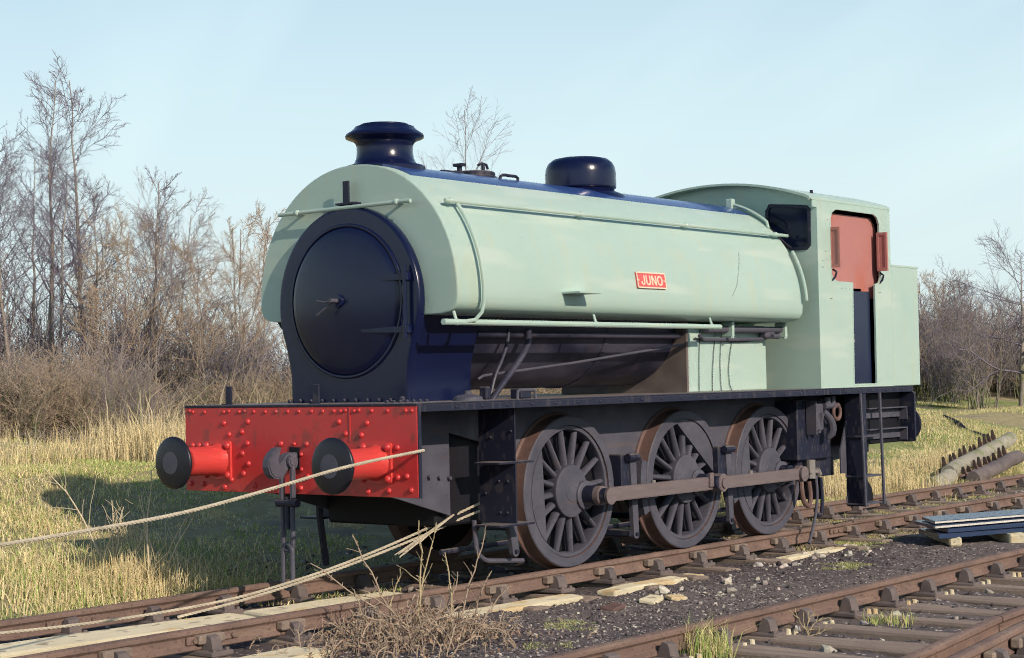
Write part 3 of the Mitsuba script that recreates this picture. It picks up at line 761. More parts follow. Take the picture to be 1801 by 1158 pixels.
# cab
CX0, CX1, CY = 6.26, 7.90, 1.18
roofp = [(-1.18, 3.385), (-1.175, 3.40), (-1.15, 3.417), (-1.10, 3.438)] + [(y, 3.62 - 0.152 * (abs(y) / 1.0) ** 2.05) for y in np.linspace(-1.02, 1.02, 25)] + [(1.10, 3.438), (1.15, 3.417), (1.175, 3.40), (1.18, 3.385)]
roof_in = [(y * 0.985, z - 0.022) for y, z in roofp[::-1]]
CAB = part('cab', cat(bx(CX0 + 0.02, CX1, -1.16, 1.16, 1.456, 1.47), bx(6.28, 6.40, -0.75, 0.75, 1.47, 2.1)), 'm_dark', label='cab floor')
part('roof', ext(roofp + roof_in, 'x', 6.125, 7.92), 'm_green', CAB, 35)
win = [(0.64, 3.36), (0.60, 3.30), (0.60, 3.14), (0.66, 3.07), (0.83, 2.915), (0.88, 2.885), (1.06, 2.885), (1.095, 2.92), (1.10, 3.28), (1.07, 3.315), (0.90, 3.335)]
fpl = Polygon([(-1.18, 1.456), (1.18, 1.456), (1.18, 3.385)] + [(y, z - 0.004) for y, z in roofp[::-1][4:-4]] + [(-1.18, 3.385)])
wins = [Polygon([(s * y, z) for y, z in win]).buffer(0) for s in (-1, 1)]
fp = fpl
for w_p in wins: fp = fp.difference(w_p)
CF = part('front_plate', ext(fp, 'x', CX0, CX0 + 0.012), 'm_green', CAB, False)
for w_p in wins:
    WN = part('window', ext(w_p.buffer(0.012).difference(w_p.buffer(-0.022)), 'x', CX0 - 0.012, CX0 + 0.02), 'm_dusty', CAB, label='dark framed spectacle window')
    part('pane', ext(w_p.buffer(-0.02), 'x', CX0 + 0.004, CX0 + 0.007), 'm_glass', WN, False)
part('rear_plate', ext(Polygon([(-1.18, 1.456), (1.18, 1.456), (1.18, 3.385)] + [(y, z - 0.004) for y, z in roofp[::-1][4:-4]] + [(-1.18, 3.385)]), 'x', CX1 - 0.012, CX1), 'm_green', CAB, False)
op = Polygon([(6.53, 2.62), (6.53, 3.20), (6.565, 3.275), (6.66, 3.318), (7.52, 3.318), (7.61, 3.28), (7.655, 3.20), (7.655, 2.62), (7.62, 2.56), (7.55, 2.54), (7.52, 2.54), (7.51, 1.475), (6.965, 1.475), (6.99, 2.54), (6.68, 2.54), (6.57, 2.57)])
for s in (-1, 1):
    sp2 = sbox(CX0 - 0.09, 3.30, CX0, 3.40).union(sbox(CX0, 1.456, CX1, 3.40)).difference(op)
    y0, y1 = sorted((s * 1.18, s * 1.168))
    part('side_plate', ext(sp2, 'y', y0, y1), 'm_green', CAB, False)
    rimo = op.difference(op.buffer(-0.016))
    part('opening_bead', ext(rimo, 'y', *sorted((s * 1.1835, s * 1.163))), 'm_green', CAB, False)
    sh = rnd([(6.42, 2.50), (6.42, 3.272), (7.60, 3.272), (7.70, 3.19), (7.74, 3.08), (7.74, 2.50), (7.70, 2.40), (7.38, 2.40), (7.345, 2.50)], 0.01)
    part('shutter', ext(sh, 'y', *sorted((s * 1.098, s * 1.09))), 'm_redworn', CAB, False, label='faded pinkish red shutter board in the cab opening')
    dr_ = part('door', bx(6.95, 7.46, *sorted((s * 1.14, s * 1.125)), 1.475, 2.47, 0.004), 'm_black', CAB, label='dark lower door panel')
    part('latch', cat(bx(6.99, 7.06, *sorted((s * 1.155, s * 1.14)), 1.93, 2.02, 0.006), cyl((7.02, s * 1.17, 1.94), (7.02, s * 1.14, 1.94), 0.02, 8)), 'm_copper', dr_)
    for x in (6.535, 7.60):
        SH = part('wind_board', ext(Polygon([(s * 1.165, 2.695), (s * 1.285, 2.695), (s * 1.285, 3.11), (s * 1.165, 3.11)]).buffer(0).difference(sbox(*(sorted((s * 1.19, s * 1.26))[0], 2.73, sorted((s * 1.19, s * 1.26))[1], 3.08))), 'x', x, x + 0.028), 'm_redworn', CAB, False, label='red framed hinged wind board')
        part('pane', ext(sbox(sorted((s * 1.188, s * 1.262))[0], 2.728, sorted((s * 1.188, s * 1.262))[1], 3.082), 'x', x + 0.010, x + 0.018), 'm_redworn', SH, False)
        part('bracket', tube([(x + 0.03, s * 1.18, 2.68), (x + 0.05, s * 1.215, 2.65), (x + 0.05, s * 1.20, 2.60), (x + 0.02, s * 1.175, 2.56)], 0.012, 6), 'm_dusty', SH)
    for x, z in ((6.43, 2.95), (6.43, 2.86), (6.43, 2.78), (6.36, 2.76), (6.36, 2.70), (6.50, 2.38), (6.53, 2.38), (6.76, 2.49), (6.85, 2.49), (6.93, 2.49), (7.60, 2.47), (7.64, 2.47), (6.48, 3.19)):
        part('rivet', plyd(trimesh.creation.icosphere(1, 0.011), 'm_green', 40) if s < 0 and x == 6.43 and z == 2.95 else rvg, None, CAB, tw=mat4(t=(x, s * 1.181, z))) if (s, x, z) != (-1, 6.43, 2.95) else None
        if (s, x, z) == (-1, 6.43, 2.95): rvg = plyd(trimesh.creation.icosphere(1, 0.011), 'm_green', 40)
part('roof_stud', cyl((6.62, -0.93, 3.46), (6.62, -0.93, 3.52), 0.018, 8), 'm_dusty', CAB)
part('rain_strip', bx(6.14, 7.9, -1.184, -1.178, 3.372, 3.382, 0.001), 'm_green', CAB)
part('shade_lining', bx(CX1 - 0.05, CX1 - 0.02, -1.15, 1.15, 1.47, 3.36), 'm_dark', CAB, False)  # near-black sheets added so the cab interior reads as shaded
part('shade_lining', cat(bx(CX0 + 0.03, CX1 - 0.06, 1.135, 1.15, 1.47, 3.36)), 'm_dark', CAB, False)
part('shade_lining', ext([(-1.12, 3.40), (-1.0, 3.44), (0, 3.585), (1.0, 3.44), (1.12, 3.40), (1.12, 3.39), (1.0, 3.43), (0, 3.575), (-1.0, 3.43), (-1.12, 3.39)], 'x', CX0 + 0.03, CX1 - 0.06), 'm_dark', CAB, False)
BK = part('bunker', bx(CX1 + 0.002, 8.56, -1.18, 1.18, 1.456, 2.765, 0.006), 'm_green')
part('bunker_rim', cat(bx(CX1 + 0.002, 8.568, -1.186, -1.176, 2.758, 2.778), bx(CX1 + 0.002, 8.568, 1.176, 1.186, 2.758, 2.778), bx(8.552, 8.572, -1.186, 1.186, 2.758, 2.778)), 'm_green', BK)
# underneath the cab
part('rear_beam', ext(rnd([(-1.225, 0.835), (1.225, 0.835), (1.225, 1.387), (-1.225, 1.387)], 0.03), 'x', 8.29, 8.325), 'm_dusty')
for s in (-1, 1):
    c = (0, s * 0.8665, 1.015)
    B2 = part('buffer', lathe([(0.13, 8.325), (0.12, 8.37), (0.112, 8.65), (0.10, 8.68), (0.066, 8.68), (0.066, 8.75), (0.19, 8.772), (0.206, 8.785), (0.2, 8.80), (0.0, 8.825)], c, 'x', 32), 'm_dusty', smooth=35, label='rear buffer')
for z in (1.215, 0.99):
    part('guard_rail', cat(bx(7.30, 8.20, -1.185, -1.08, z, z + 0.012, 0.002), bx(7.30, 8.20, -1.095, -1.08, z - 0.10, z, 0.002), bx(8.19, 8.20, -1.185, -1.09, z - 0.13, z, 0.002)), 'm_wheel', smooth=20)
part('drag_box', bx(7.2, 8.28, -1.06, 1.06, 0.835, 1.386, 0.01), 'm_dark')
part('water_tank', bx(6.22, 6.92, -0.92, 0.92, 0.72, 1.34, 0.012), 'm_dusty')
part('ash_pan', ext([(6.30, 0.72), (6.30, 0.62), (6.60, 0.53), (7.08, 0.53), (7.08, 0.72)], 'y', -0.86, 0.86), 'm_dusty')
part('stay_plate', ext([(6.98, 0.55), (7.10, 0.55), (7.12, 1.10), (6.98, 0.80)], 'y', -1.0, -0.985), 'm_wheel')
INJ = part('injector', cat(bx(6.42, 6.56, -1.04, -0.94, 1.02, 1.30, 0.015), cyl((6.62, -1.05, 1.26), (6.62, -1.05, 1.36), 0.035, 10), cyl((6.74, -1.05, 1.26), (6.74, -1.05, 1.37), 0.028, 10), cyl((6.55, -1.05, 1.27), (6.85, -1.05, 1.27), 0.03, 10),
                           tube([(6.55, -1.04, 1.22), (6.66, -1.07, 1.12), (6.70, -1.06, 1.00), (6.66, -1.02, 0.93)], [0.03, 0.042, 0.05, 0.02], 10, smooth=1), cyl((6.50, -1.05, 1.20), (6.50, -1.0, 1.0), 0.03, 8)), 'm_wheel', label='grimy brass and iron injector valves')
part('valve_wheel', moved(trimesh.creation.torus(0.075, 0.022, 20, 8), rotx(math.pi / 2), (6.80, -1.06, 1.20)), 'm_tread', INJ, 50, label='rusty valve wheel')
part('valve_bracket', bx(6.38, 6.40, -1.05, -0.93, 0.98, 1.33, 0.003), 'm_wheel', INJ)
part('drain_valve', cat(cyl((6.45, -0.93, 0.53), (6.45, -0.93, 0.72), 0.05, 10), cyl((6.55, -0.95, 0.62), (6.60, -0.95, 0.56), 0.03, 8), bx(6.38, 6.56, -0.97, -0.90, 0.58, 0.62, 0.005)), 'm_copper')
part('drain_pipe', tube([(6.30, -0.90, 0.52), (6.27, -0.92, 0.40), (6.30, -0.93, 0.28), (6.40, -0.93, 0.24), (6.46, -0.92, 0.33), (6.44, -0.91, 0.50)], 0.026, 8, smooth=2), 'm_tread')
part('drain_pipe', tube([(6.52, -0.95, 0.56), (6.53, -0.96, 0.30), (6.40, -0.98, 0.06), (6.25, -1.0, -0.12)], 0.016, 8, smooth=2), 'm_wheel')
part('drain_pipe', tube([(6.66, -0.93, 0.53), (6.67, -0.94, 0.30), (6.64, -0.94, 0.14), (6.56, -0.93, 0.14), (6.54, -0.92, 0.22)], 0.02, 8, smooth=2), 'm_dusty')
part('tool_tray', bx(6.62, 6.72, -0.9, -0.3, 0.30, 0.53, 0.005), 'm_dark')
part('bracket_disc', ext(Point(7.50, 0.26).buffer(0.19).intersection(sbox(7.25, 0.22, 7.75, 0.47)), 'y', -1.0, -0.97), 'm_dark')

# ------------------------------------------------------------------ tracks
rail_prof = [(-0.022, 0.0), (0.022, 0.0), (0.033, -0.008), (0.035, -0.018), (0.034, -0.036), (0.012, -0.052), (0.009, -0.060), (0.009, -0.100), (0.013, -0.108), (0.031, -0.118), (0.033, -0.138), (0.026, -0.145), (-0.026, -0.145),
             (-0.033, -0.138), (-0.031, -0.118), (-0.013, -0.108), (-0.009, -0.100), (-0.009, -0.060), (-0.012, -0.052), (-0.034, -0.036), (-0.035, -0.018), (-0.033, -0.008)]


def jaw(s, q, w=0.046, h=-0.040):
    a, b = q.uniform(-0.006, 0.006), q.uniform(-0.008, 0.008)
    return hull([(-w * 1.15, s * 0.140, -0.150), (w * 1.15, s * 0.140, -0.150), (-w * 1.15, s * 0.034, -0.150), (w * 1.15, s * 0.034, -0.150), (-w + a, s * 0.112, h + b - 0.012), (w + a, s * 0.112, h - 0.012), (-w + a, s * 0.072, h + b), (w + a, s * 0.072, h),
                 (-w * 1.05, s * 0.126, -0.085), (w * 1.05, s * 0.126, -0.085), (-w + a, s * 0.05, h - 0.03), (w + a, s * 0.05, h - 0.03)])


chair_d = []
for k in range(5):
    q = np.random.default_rng(500 + k)
    m = cat(bx(-0.10, 0.10, -0.195, 0.195, -0.185, -0.147, 0.010), jaw(-1, q, q.uniform(0.040, 0.054), q.uniform(-0.055, -0.034)), jaw(1, q), *[cyl((dx, sy * 0.165, -0.15), (dx, sy * 0.165, -0.13), 0.017, 6) for sy in (-1, 1) for dx in (-0.06, 0.06)])
    chair_d.append(plyd(m, 'm_chair', 25))
key_out = bx(-0.11, 0.12, -0.076, -0.012, -0.106, -0.046, 0.008)
peg = cyl((0, 0, -0.16), (0, 0, -0.122), 0.023, 8, 0.018)
key_d, peg_d = plyd(key_out, 'm_wood', False), plyd(peg, 'm_pale', 25)


def sleeper_mesh(L, w=0.25, h=0.13, seed=0):
    r = np.random.default_rng(seed)
    m = bx(-w / 2, w / 2, -L / 2, L / 2, -h, 0, 0.015)
    m = m.subdivide().subdivide()
    m.vertices = m.vertices + (meshkit.fbm(m.vertices * [9, 3, 9] + seed * 5, 3, seed)[:, None] - 0.5) * 0.035
    return m


slp = [plyd(sleeper_mesh(2.6, seed=s), 'm_wood', 30) for s in range(4)]
TR1 = thing('railway_track', 'rusty railway track on which the green locomotive stands', 'railway track')
for s in (-1, 1):
    part('rail', ext([(s * 0.7525 + y, z) for y, z in rail_prof], 'x', -9.0, 60.0), 'm_rust', TR1, 40)
xs1 = np.arange(-7.7, 19.0, 0.76) + 0.02
for k, x in enumerate(xs1):
    if -4.5 < x: part('sleeper', slp[k % 4], None, TR1, tw=mat4(rotz(rng.normal(0, 0.015)), (x + rng.normal(0, 0.03), rng.normal(0, 0.05), -0.178 + rng.normal(0, 0.006))))
    for s in (-1, 1):
        R = rotz(0 if s < 0 else math.pi)
        xx = x + rng.normal(0, 0.03)
        c = part('rail_chair', chair_d[int(rng.integers(5))], None, TR1, tw=mat4(R @ rotz(rng.normal(0, 0.03)), (xx, s * 0.7525, 0)))
        part('wooden_key', key_d, None, c, tw=mat4(R, (xx + rng.normal(0, 0.02), s * 0.7525, 0)))
for x in (-1.55, 7.35):
    part('fishplate', cat(bx(x - 0.23, x + 0.23, -0.7525 - 0.034, -0.7525 - 0.011, -0.106, -0.052, 0.006), *[cyl((x + d, -0.80, -0.08), (x + d, -0.77, -0.08), 0.018, 6) for d in (-0.17, -0.06, 0.06, 0.17)]), 'm_rust', TR1)
    part('fishplate', cat(bx(x - 0.23, x + 0.23, 0.7525 - 0.034, 0.7525 - 0.011, -0.106, -0.052, 0.006), *[cyl((x + d, 0.705, -0.08), (x + d, 0.735, -0.08), 0.018, 6) for d in (-0.17, -0.06, 0.06, 0.17)]), 'm_rust', TR1)

TR2 = thing('railway_track', 'bare rusty railway track with exposed sleepers in the near right corner', 'railway track')
part('rail', ext([(-3.505 + y, z) for y, z in rail_prof], 'x', -6.0, 40.0), 'm_rust', TR2, 40)
sl2 = [plyd(sleeper_mesh(3.3, 0.26, seed=10 + s), 'm_wood', 30) for s in range(4)]
xs2 = np.array([-2.2, -1.55, -0.9, -0.28, 0.37, 0.95, 1.47, 2.14, 2.80, 3.48, 4.2, 4.85, 5.5, 6.2, 6.9, 7.6, 8.3])
for k, x in enumerate(xs2):
    part('sleeper', sl2[k % 4], None, TR2, tw=mat4(rotz(rng.normal(0, 0.02)), (x, -4.55 + rng.normal(0, 0.08), -0.175 + rng.normal(0, 0.006))))
    c = part('rail_chair', chair_d[int(rng.integers(5))], None, TR2, tw=mat4(rotz(rng.normal(0, 0.03)), (x, -3.505, 0)))
    part('wooden_key', key_d, None, c, tw=mat4(rotz(math.pi), (x, -3.505, 0)))
    for d in (0.085, 0.15):
        part('wooden_peg', peg_d, None, c, tw=mat4(None, (x + d, -3.70 - 0.02 * (d > 0.1), -0.02 + rng.normal(0, 0.008))))
for (xa, ya, xb, yb) in ((-2.6, -5.53, 1.43, -5.03), (1.45, -5.03, 9.0, -4.55), (-2.6, -5.77, 7.0, -4.56)):
    L = math.hypot(xb - xa, yb - ya); a = math.atan2(yb - ya, xb - xa)
    m = moved(ext(rail_prof, 'x', 0, L), rotz(a), (xa, ya, 0.0))
    part('rail', m, 'm_rust', TR2, 40)
for x in xs2[2:9]:
    yb = -5.5 + (x + 2.4) * 0.124
    c = part('rail_chair', chair_d[int(rng.integers(5))], None, TR2, tw=mat4(rotz(0.12), (x, yb - 0.25, 0)))
    part('wooden_key', key_d, None, c, tw=mat4(rotz(0.12), (x, yb - 0.25, 0)))
part('fishplate', moved(cat(bx(-0.25, 0.25, 0.012, 0.034, -0.106, -0.052, 0.006), *[cyl((d, 0.03, -0.08), (d, 0.06, -0.08), 0.018, 6) for d in (-0.17, -0.06, 0.06, 0.17)]), rotz(0.10), (1.44, -5.03, 0)), 'm_rust', TR2)

# ------------------------------------------------------------------ timber, sheets, ropes and junk lying about
def beam(p0, p1, w, h, ztop, seed, bev=0.015):
    p0, p1 = np.array(p0), np.array(p1); L = np.linalg.norm(p1 - p0)
    m = bx(0, L, -w / 2, w / 2, -h, 0, bev).subdivide().subdivide()
    m.vertices = m.vertices + (meshkit.fbm(m.vertices * [2, 8, 8] + seed * 3.3, 3, seed)[:, None] - 0.5) * 0.03
    a = math.atan2(*(p1 - p0)[::-1])
    return moved(m, rotz(a), (*p0, ztop))


obj('timber_baulk', beam((-5.6, 0.42), (-0.62, -0.10), 0.42, 0.15, -0.085, 1), 'm_pale', label='long pale timber baulk between the rails, ending left of the hanging coupling', cat_='timber')
obj('timber_baulk', beam((-0.42, 0.00), (1.05, -0.12), 0.36, 0.13, -0.10, 2), 'm_pale', label='shorter pale timber baulk between the rails under the hanging coupling', cat_='timber')
obj('plank', beam((0.35, -1.02), (2.08, -1.10), 0.24, 0.08, -0.172, 3), 'm_pale', label='pale weathered plank lying along the near rail below the front footstep', cat_='plank')
obj('plank', beam((2.45, -1.16), (3.92, -1.12), 0.20, 0.08, -0.176, 4), 'm_pale', label='pale weathered plank lying along the near rail below the middle wheel', cat_='plank')
obj('plank', beam((-3.6, -1.38), (-1.1, -1.28), 0.34, 0.08, -0.165, 5), 'm_pale', label='pale broad plank outside the near rail in the bottom left corner', cat_='plank')
obj('plank', beam((5.4, -1.16), (6.9, -1.14), 0.16, 0.07, -0.178, 6), 'm_pale', label='pale weathered plank half buried beside the rail below the rear wheel', cat_='plank')

d_ = np.array([0.932, -0.362])
def sheet(F, B, L, z0, z1, bev=0.006):
    F, B = np.array(F), np.array(B)
    P = []
    for z, s in ((z0, 0), (z1, 0)):
        for c in (F, F + d_ * L, B + d_ * L, B): P.append((*c, z))
    return hull(P)


SHEETS = (((7.30, -1.93), (7.80, -1.47), -0.125, -0.075, 'dark blue steel sheet at the bottom of the stack on timbers'), ((7.40, -1.99), (7.86, -1.52), -0.066, -0.030, 'dark steel sheet second from the bottom of the stack, lying askew'),
          ((7.28, -1.90), (7.74, -1.45), -0.018, 0.012, 'dark steel sheet under the topmost sheet of the stack'), ((7.36, -1.86), (7.82, -1.50), 0.024, 0.052, 'blue steel sheet with a pale edge at the top of the stack'))
for k, (F, B, z0, z1, lab) in enumerate(SHEETS):
    K = thing('steel_sheet', lab, 'steel sheet'); a_ = (0.0, -0.018, 0.012, 0.0)[k]
    F, B = np.array(F), np.array(B); d_ = np.array([math.cos(-0.3705 + a_), math.sin(-0.3705 + a_)])
    obj('panel', sheet(F, B, 3.6, z0, z1), 'm_bluesteel', K, 10)
    if k in (2, 3):
        f2 = F + [-0.003, -0.006]
        obj('pale_edge', sheet(f2, f2 + [0.02, 0.03], 3.6, z0 + 0.004, z1 - 0.006), 'm_paleedge', K, 10)
obj('timber_bearer', beam((7.52, -2.02), (8.5, -1.25), 0.13, 0.09, -0.128, 7), 'm_pale', label='pale wooden bearer under the left end of the steel sheets', cat_='timber')
obj('timber_bearer', beam((8.15, -2.45), (9.3, -1.5), 0.22, 0.10, -0.128, 8), 'm_pale', label='thick pale wooden bearer under the steel sheets at the right edge', cat_='timber')
gz = lambda x, y: float(ground_z(x, y))

def rope_mesh(path, r, strands=3, pitch=0.10):
    p = np.asarray(path, float)
    for _ in range(3):
        q = [p[0]]
        for a, b in zip(p[:-1], p[1:]): q += [a * 0.75 + b * 0.25, a * 0.25 + b * 0.75]
        p = np.array(q + [p[-1]])
    L = np.r_[0, np.cumsum(np.linalg.norm(np.diff(p, axis=0), axis=1))]
    s = np.arange(0, L[-1], pitch / 8)
    c = np.stack([np.interp(s, L, p[:, k]) for k in range(3)], 1)
    t = np.gradient(c, axis=0); t /= np.linalg.norm(t, axis=1, keepdims=True)
    a = np.cross(t, [0, 0, 1.0]); a /= np.linalg.norm(a, axis=1, keepdims=True); b = np.cross(t, a)
    out = []
    for k in range(strands):
        ph = s / pitch * 2 * math.pi + k * 2 * math.pi / strands
        out.append(tube(c + (np.cos(ph)[:, None] * a + np.sin(ph)[:, None] * b) * r * 0.52, r * 0.56, 6))
    return cat(*out)


R1 = [(0.10, -1.12, 1.09), (0.07, -1.265, 1.105), (0.03, -1.297, 1.11), (-0.934, -1.430, 1.045), (-1.710, -1.551, 0.947), (-2.551, -1.682, 0.857), (-3.236, -1.791, 0.828), (-4.004, -1.912, 0.805), (-4.452, -1.984, 0.794), (-7.4, -6.4, 0.1)]
obj('rope', rope_mesh(R1, 0.0115), 'm_rope', smooth=40, label='taut pale rope running from the red beam corner out to the left', cat_='rope')
obj('rope', rope_mesh([(1.44, -0.672, 0.62), (1.384, -0.66, 0.604), (0.85, -0.44, 0.39), (0.281, -0.225, 0.206), (-0.26, -0.19, 0.12), (-0.709, 0.007, 0.02), (-1.518, 0.305, -0.045), (-2.26, 0.56, -0.06), (-4.5, 1.3, -0.05)], 0.0105), 'm_rope', smooth=40,
    label='pale rope slanting down from behind the front footstep, upper of the pair', cat_='rope')
obj('rope', rope_mesh([(1.44, -0.672, 0.55), (1.385, -0.66, 0.548), (0.85, -0.46, 0.36), (0.281, -0.235, 0.185), (-0.26, -0.205, 0.10), (-0.7, -0.02, 0.0), (-1.1, 0.12, -0.06)], 0.0105), 'm_rope', smooth=40,
    label='pale rope slanting down from behind the front footstep, lower of the pair', cat_='rope')
fr_ = []
for k in range(18):
    o = rng.normal(0, 0.010, 3)
    e = 0.62 + rng.uniform(0, 0.5)
    a_, b_ = np.array([1.10, -0.66, 0.545]), np.array([0.629, -0.50, 0.266])
    fr_.append(tube([a_ + o * 0.3, a_ + (b_ - a_) * 0.5 + o, a_ + (b_ - a_) * e + o * 1.8], 0.0045, 5))
obj('frayed_rope', cat(*fr_), 'm_rope', label='frayed pale rope end hanging below the pair of slanting ropes', cat_='rope')
obj('wooden_stake', cat(cyl((-6.4, -2.30, gz(-6.4, -2.3) - 0.1), (-6.45, -2.31, 0.72), 0.045, 8)), 'm_post', label='wooden stake that anchors the taut rope on the left', cat_='stake')

# junk pile at the right
def log(p0, p1, r, n=14, seed=0):
    p = np.linspace(p0, p1, 12); m = tube(p, r, n)
    m.vertices = m.vertices + (meshkit.fbm(m.vertices * 4 + seed, 3, seed)[:, None] - 0.5) * 0.05
    return m


# trees and plants helpers
def tubes(P, R, s):
    n, k, _ = P.shape
    t = np.gradient(P, axis=1); t /= np.linalg.norm(t, axis=2, keepdims=True) + 1e-9
    mt = t.mean(1); ref = np.where(np.abs(mt[:, 2:3]) < 0.85, [[0, 0, 1.0]], [[1.0, 0, 0]])[:, None, :]
    a = np.cross(t, np.broadcast_to(ref, t.shape)); a /= np.linalg.norm(a, axis=2, keepdims=True) + 1e-9
    b = np.cross(t, a); ang = np.arange(s) * 2 * math.pi / s
    V = P[:, :, None] + R[:, :, None, None] * (np.cos(ang)[None, None, :, None] * a[:, :, None] + np.sin(ang)[None, None, :, None] * b[:, :, None])
    base = (np.arange(n) * k * s)[:, None, None]
    i, j = np.meshgrid(np.arange(k - 1), np.arange(s), indexing='ij')
    q = np.stack([i * s + j, i * s + (j + 1) % s, (i + 1) * s + (j + 1) % s, (i + 1) * s + j], -1).reshape(-1, 4)
    Q = (base + q[None]).reshape(-1, 4)
    return V.reshape(-1, 3), np.vstack([Q[:, [0, 1, 2]], Q[:, [0, 2, 3]]])


def join(L):
    V, F, n = [], [], 0
    for v, f in L: V.append(v); F.append(f + n); n += len(v)
    return trimesh.Trimesh(np.vstack(V), np.vstack(F), process=False)


def sprout(P, R, g, m, t0, t1, ang, lf, k, up=0.15, wig=0.08, rf=0.55, rmin=0.004, thick=0.013):
    """m children on each parent polyline P (n,K,3); returns (P2, R2)."""
    n, K, _ = P.shape
    L = np.linalg.norm(np.diff(P, axis=1), axis=2).sum(1)
    t = (t0 + (t1 - t0) * (np.arange(m)[None] + g.random((n, m))) / m)
    f = t * (K - 1); i = np.clip(f.astype(int), 0, K - 2); fr = (f - i)[..., None]
    idx = np.arange(n)[:, None]
    base = P[idx, i] * (1 - fr) + P[idx, i + 1] * fr
    rb = R[idx, i] * (1 - fr[..., 0]) + R[idx, i + 1] * fr[..., 0]
    tan = P[idx, i + 1] - P[idx, i]; tan /= np.linalg.norm(tan, axis=2, keepdims=True) + 1e-9
    rnd3 = g.normal(size=(n, m, 3)); rnd3 -= tan * (rnd3 * tan).sum(2, keepdims=True); rnd3 /= np.linalg.norm(rnd3, axis=2, keepdims=True) + 1e-9
    a = np.radians(ang) * g.uniform(0.65, 1.3, (n, m, 1))
    d = tan * np.cos(a) + rnd3 * np.sin(a)
    ln = (L[:, None] * lf * (1 - 0.62 * (t - t0) / max(t1 - t0, 1e-6)) * g.uniform(0.6, 1.25, (n, m)))[..., None, None]
    s = np.linspace(0, 1, k)[None, None, :, None]
    wob = np.cumsum(g.normal(0, wig, (n, m, k, 3)), axis=2) * s
    C = base[:, :, None] + ln * (d[:, :, None] * s + wob + np.array([0, 0, up]) * s ** 2)
    r0 = np.maximum(np.minimum(rb * rf, ln[..., 0, 0] * thick + 0.003), rmin)
    r = np.maximum(r0[..., None] * (1 - 0.75 * np.linspace(0, 1, k)), rmin * 0.7)
    return C.reshape(n * m, k, 3), r.reshape(n * m, k)


def tree(x, y, H, r0, lean, seed, label, limbs=20, spread=0.42, t0=0.28, mat='m_twig', angle=48, forks=1, group=None, name='bare_tree', dens=1.0):
    r0 = r0 * 0.66
    g = np.random.default_rng(seed)
    z = gz(x, y) - 0.1
    s = np.linspace(0, 1, 12)
    P, R = [], []
    for k in range(forks):
        off = np.array([lean[0], lean[1], 0]) + (g.normal(0, 0.10, 3) * [1, 1, 0] if forks > 1 else 0)
        wob = np.cumsum(g.normal(0, 0.006, (12, 3)), 0) * [1, 1, 0.2]
        P.append(np.array([x, y, z]) + (g.normal(0, 0.15, 3) * [1, 1, 0] if forks > 1 else 0) + H * (s[:, None] * np.array([0, 0, 1.0]) + s[:, None] ** 1.4 * off + wob))
        R.append(np.maximum(r0 * (1 - 0.93 * s), 0.012))
    P, R = np.array(P), np.array(R)
    P1, R1_ = sprout(P, R, g, limbs, t0, 0.98, angle, spread, 8, 0.16, 0.035, 0.5, 0.0085)
    P2, R2 = sprout(P1, R1_, g, max(3, int(9 * dens)), 0.2, 1.0, 42, 0.50, 6, 0.10, 0.05, 0.55, 0.0062)
    P3, R3 = sprout(P2, R2, g, max(2, int(6 * dens)), 0.15, 1.0, 40, 0.52, 4, 0.06, 0.06, 0.6, 0.0046)
    K = thing(name, label, 'tree', group)
    obj('trunk', join([tubes(P, R, 8)]), 'm_bark', K, True)
    obj('limb', join([tubes(P1, R1_, 5)]), mat, K, True)
    obj('crown', join([tubes(P2, R2, 4), tubes(P3, R3, 3)]), mat, K, False)
    return K


tree(16.5, 25.2, 8.3, 0.115, (0.030, -0.034), 11, 'tall slender bare tree left of its straight twin', 26, 0.21, 0.35, 'm_twig3', 44, dens=1.1)
tree(17.6, 25.4, 8.5, 0.125, (-0.014, 0.018), 12, 'tall straight bare tree rising highest on the left', 28, 0.27, 0.30, 'm_twig3', 58, dens=1.15)
tree(14.9, 25.6, 6.6, 0.105, (0.0, 0.0), 13, 'bare many-branched tree at the left edge', 24, 0.30, 0.42, 'm_twig3', 44)
tree(13.9, 26.2, 9.6, 0.12, (0.0, 0.03), 14, 'bare tree cut by the left edge, behind the many-branched one', 20, 0.28, 0.35, 'm_twig3')
tree(18.7, 28.9, 7.0, 0.10, (0.0, 0.0), 15, 'bare tree filling the gap behind the two tall slender ones', 18, 0.30, 0.3, 'm_twig3')
tree(16.2, 22.5, 4.6, 0.035, (0.03, 0.0), 16, 'low bare sapling right of the straight tall tree', 16, 0.4, 0.2, 'm_twig2', 40, 2)
tree(17.3, 22.7, 4.9, 0.04, (0.02, -0.02), 17, 'bare sapling with arching right-hand branches', 16, 0.5, 0.25, 'm_twig', 52, 2)
tree(19.7, 24.5, 5.2, 0.045, (0.06, -0.05), 18, 'bare leaning sapling at the slope of the thicket top', 16, 0.42, 0.25, 'm_twig', 46)
tree(18.7, 22.5, 4.1, 0.035, (0.0, 0.02), 19, 'pale-stemmed sapling halfway along the thicket', 14, 0.38, 0.25, 'm_twig2', 40)
tree(18.4, 21.3, 4.2, 0.035, (0.03, 0.02), 20, 'thin sapling standing above the beam top left corner', 14, 0.36, 0.25, 'm_twig2', 38, 2)
tree(20.1, 22.3, 4.8, 0.04, (0.03, -0.06), 21, 'forked bare sapling just left of the green tank', 12, 0.34, 0.3, 'm_twig2', 36, 2)
tree(21.8, 23.4, 5.2, 0.04, (0.02, -0.02), 22, 'thin bare sapling half hidden by the tank front', 12, 0.32, 0.35, 'm_twig2', 36)
tree(38.3, 29.9, 10.4, 0.10, (-0.005, 0.005), 23, 'bare tree top showing above the tank beside the filler', 15, 0.30, 0.45, 'm_twig', 33, 1, dens=0.8)
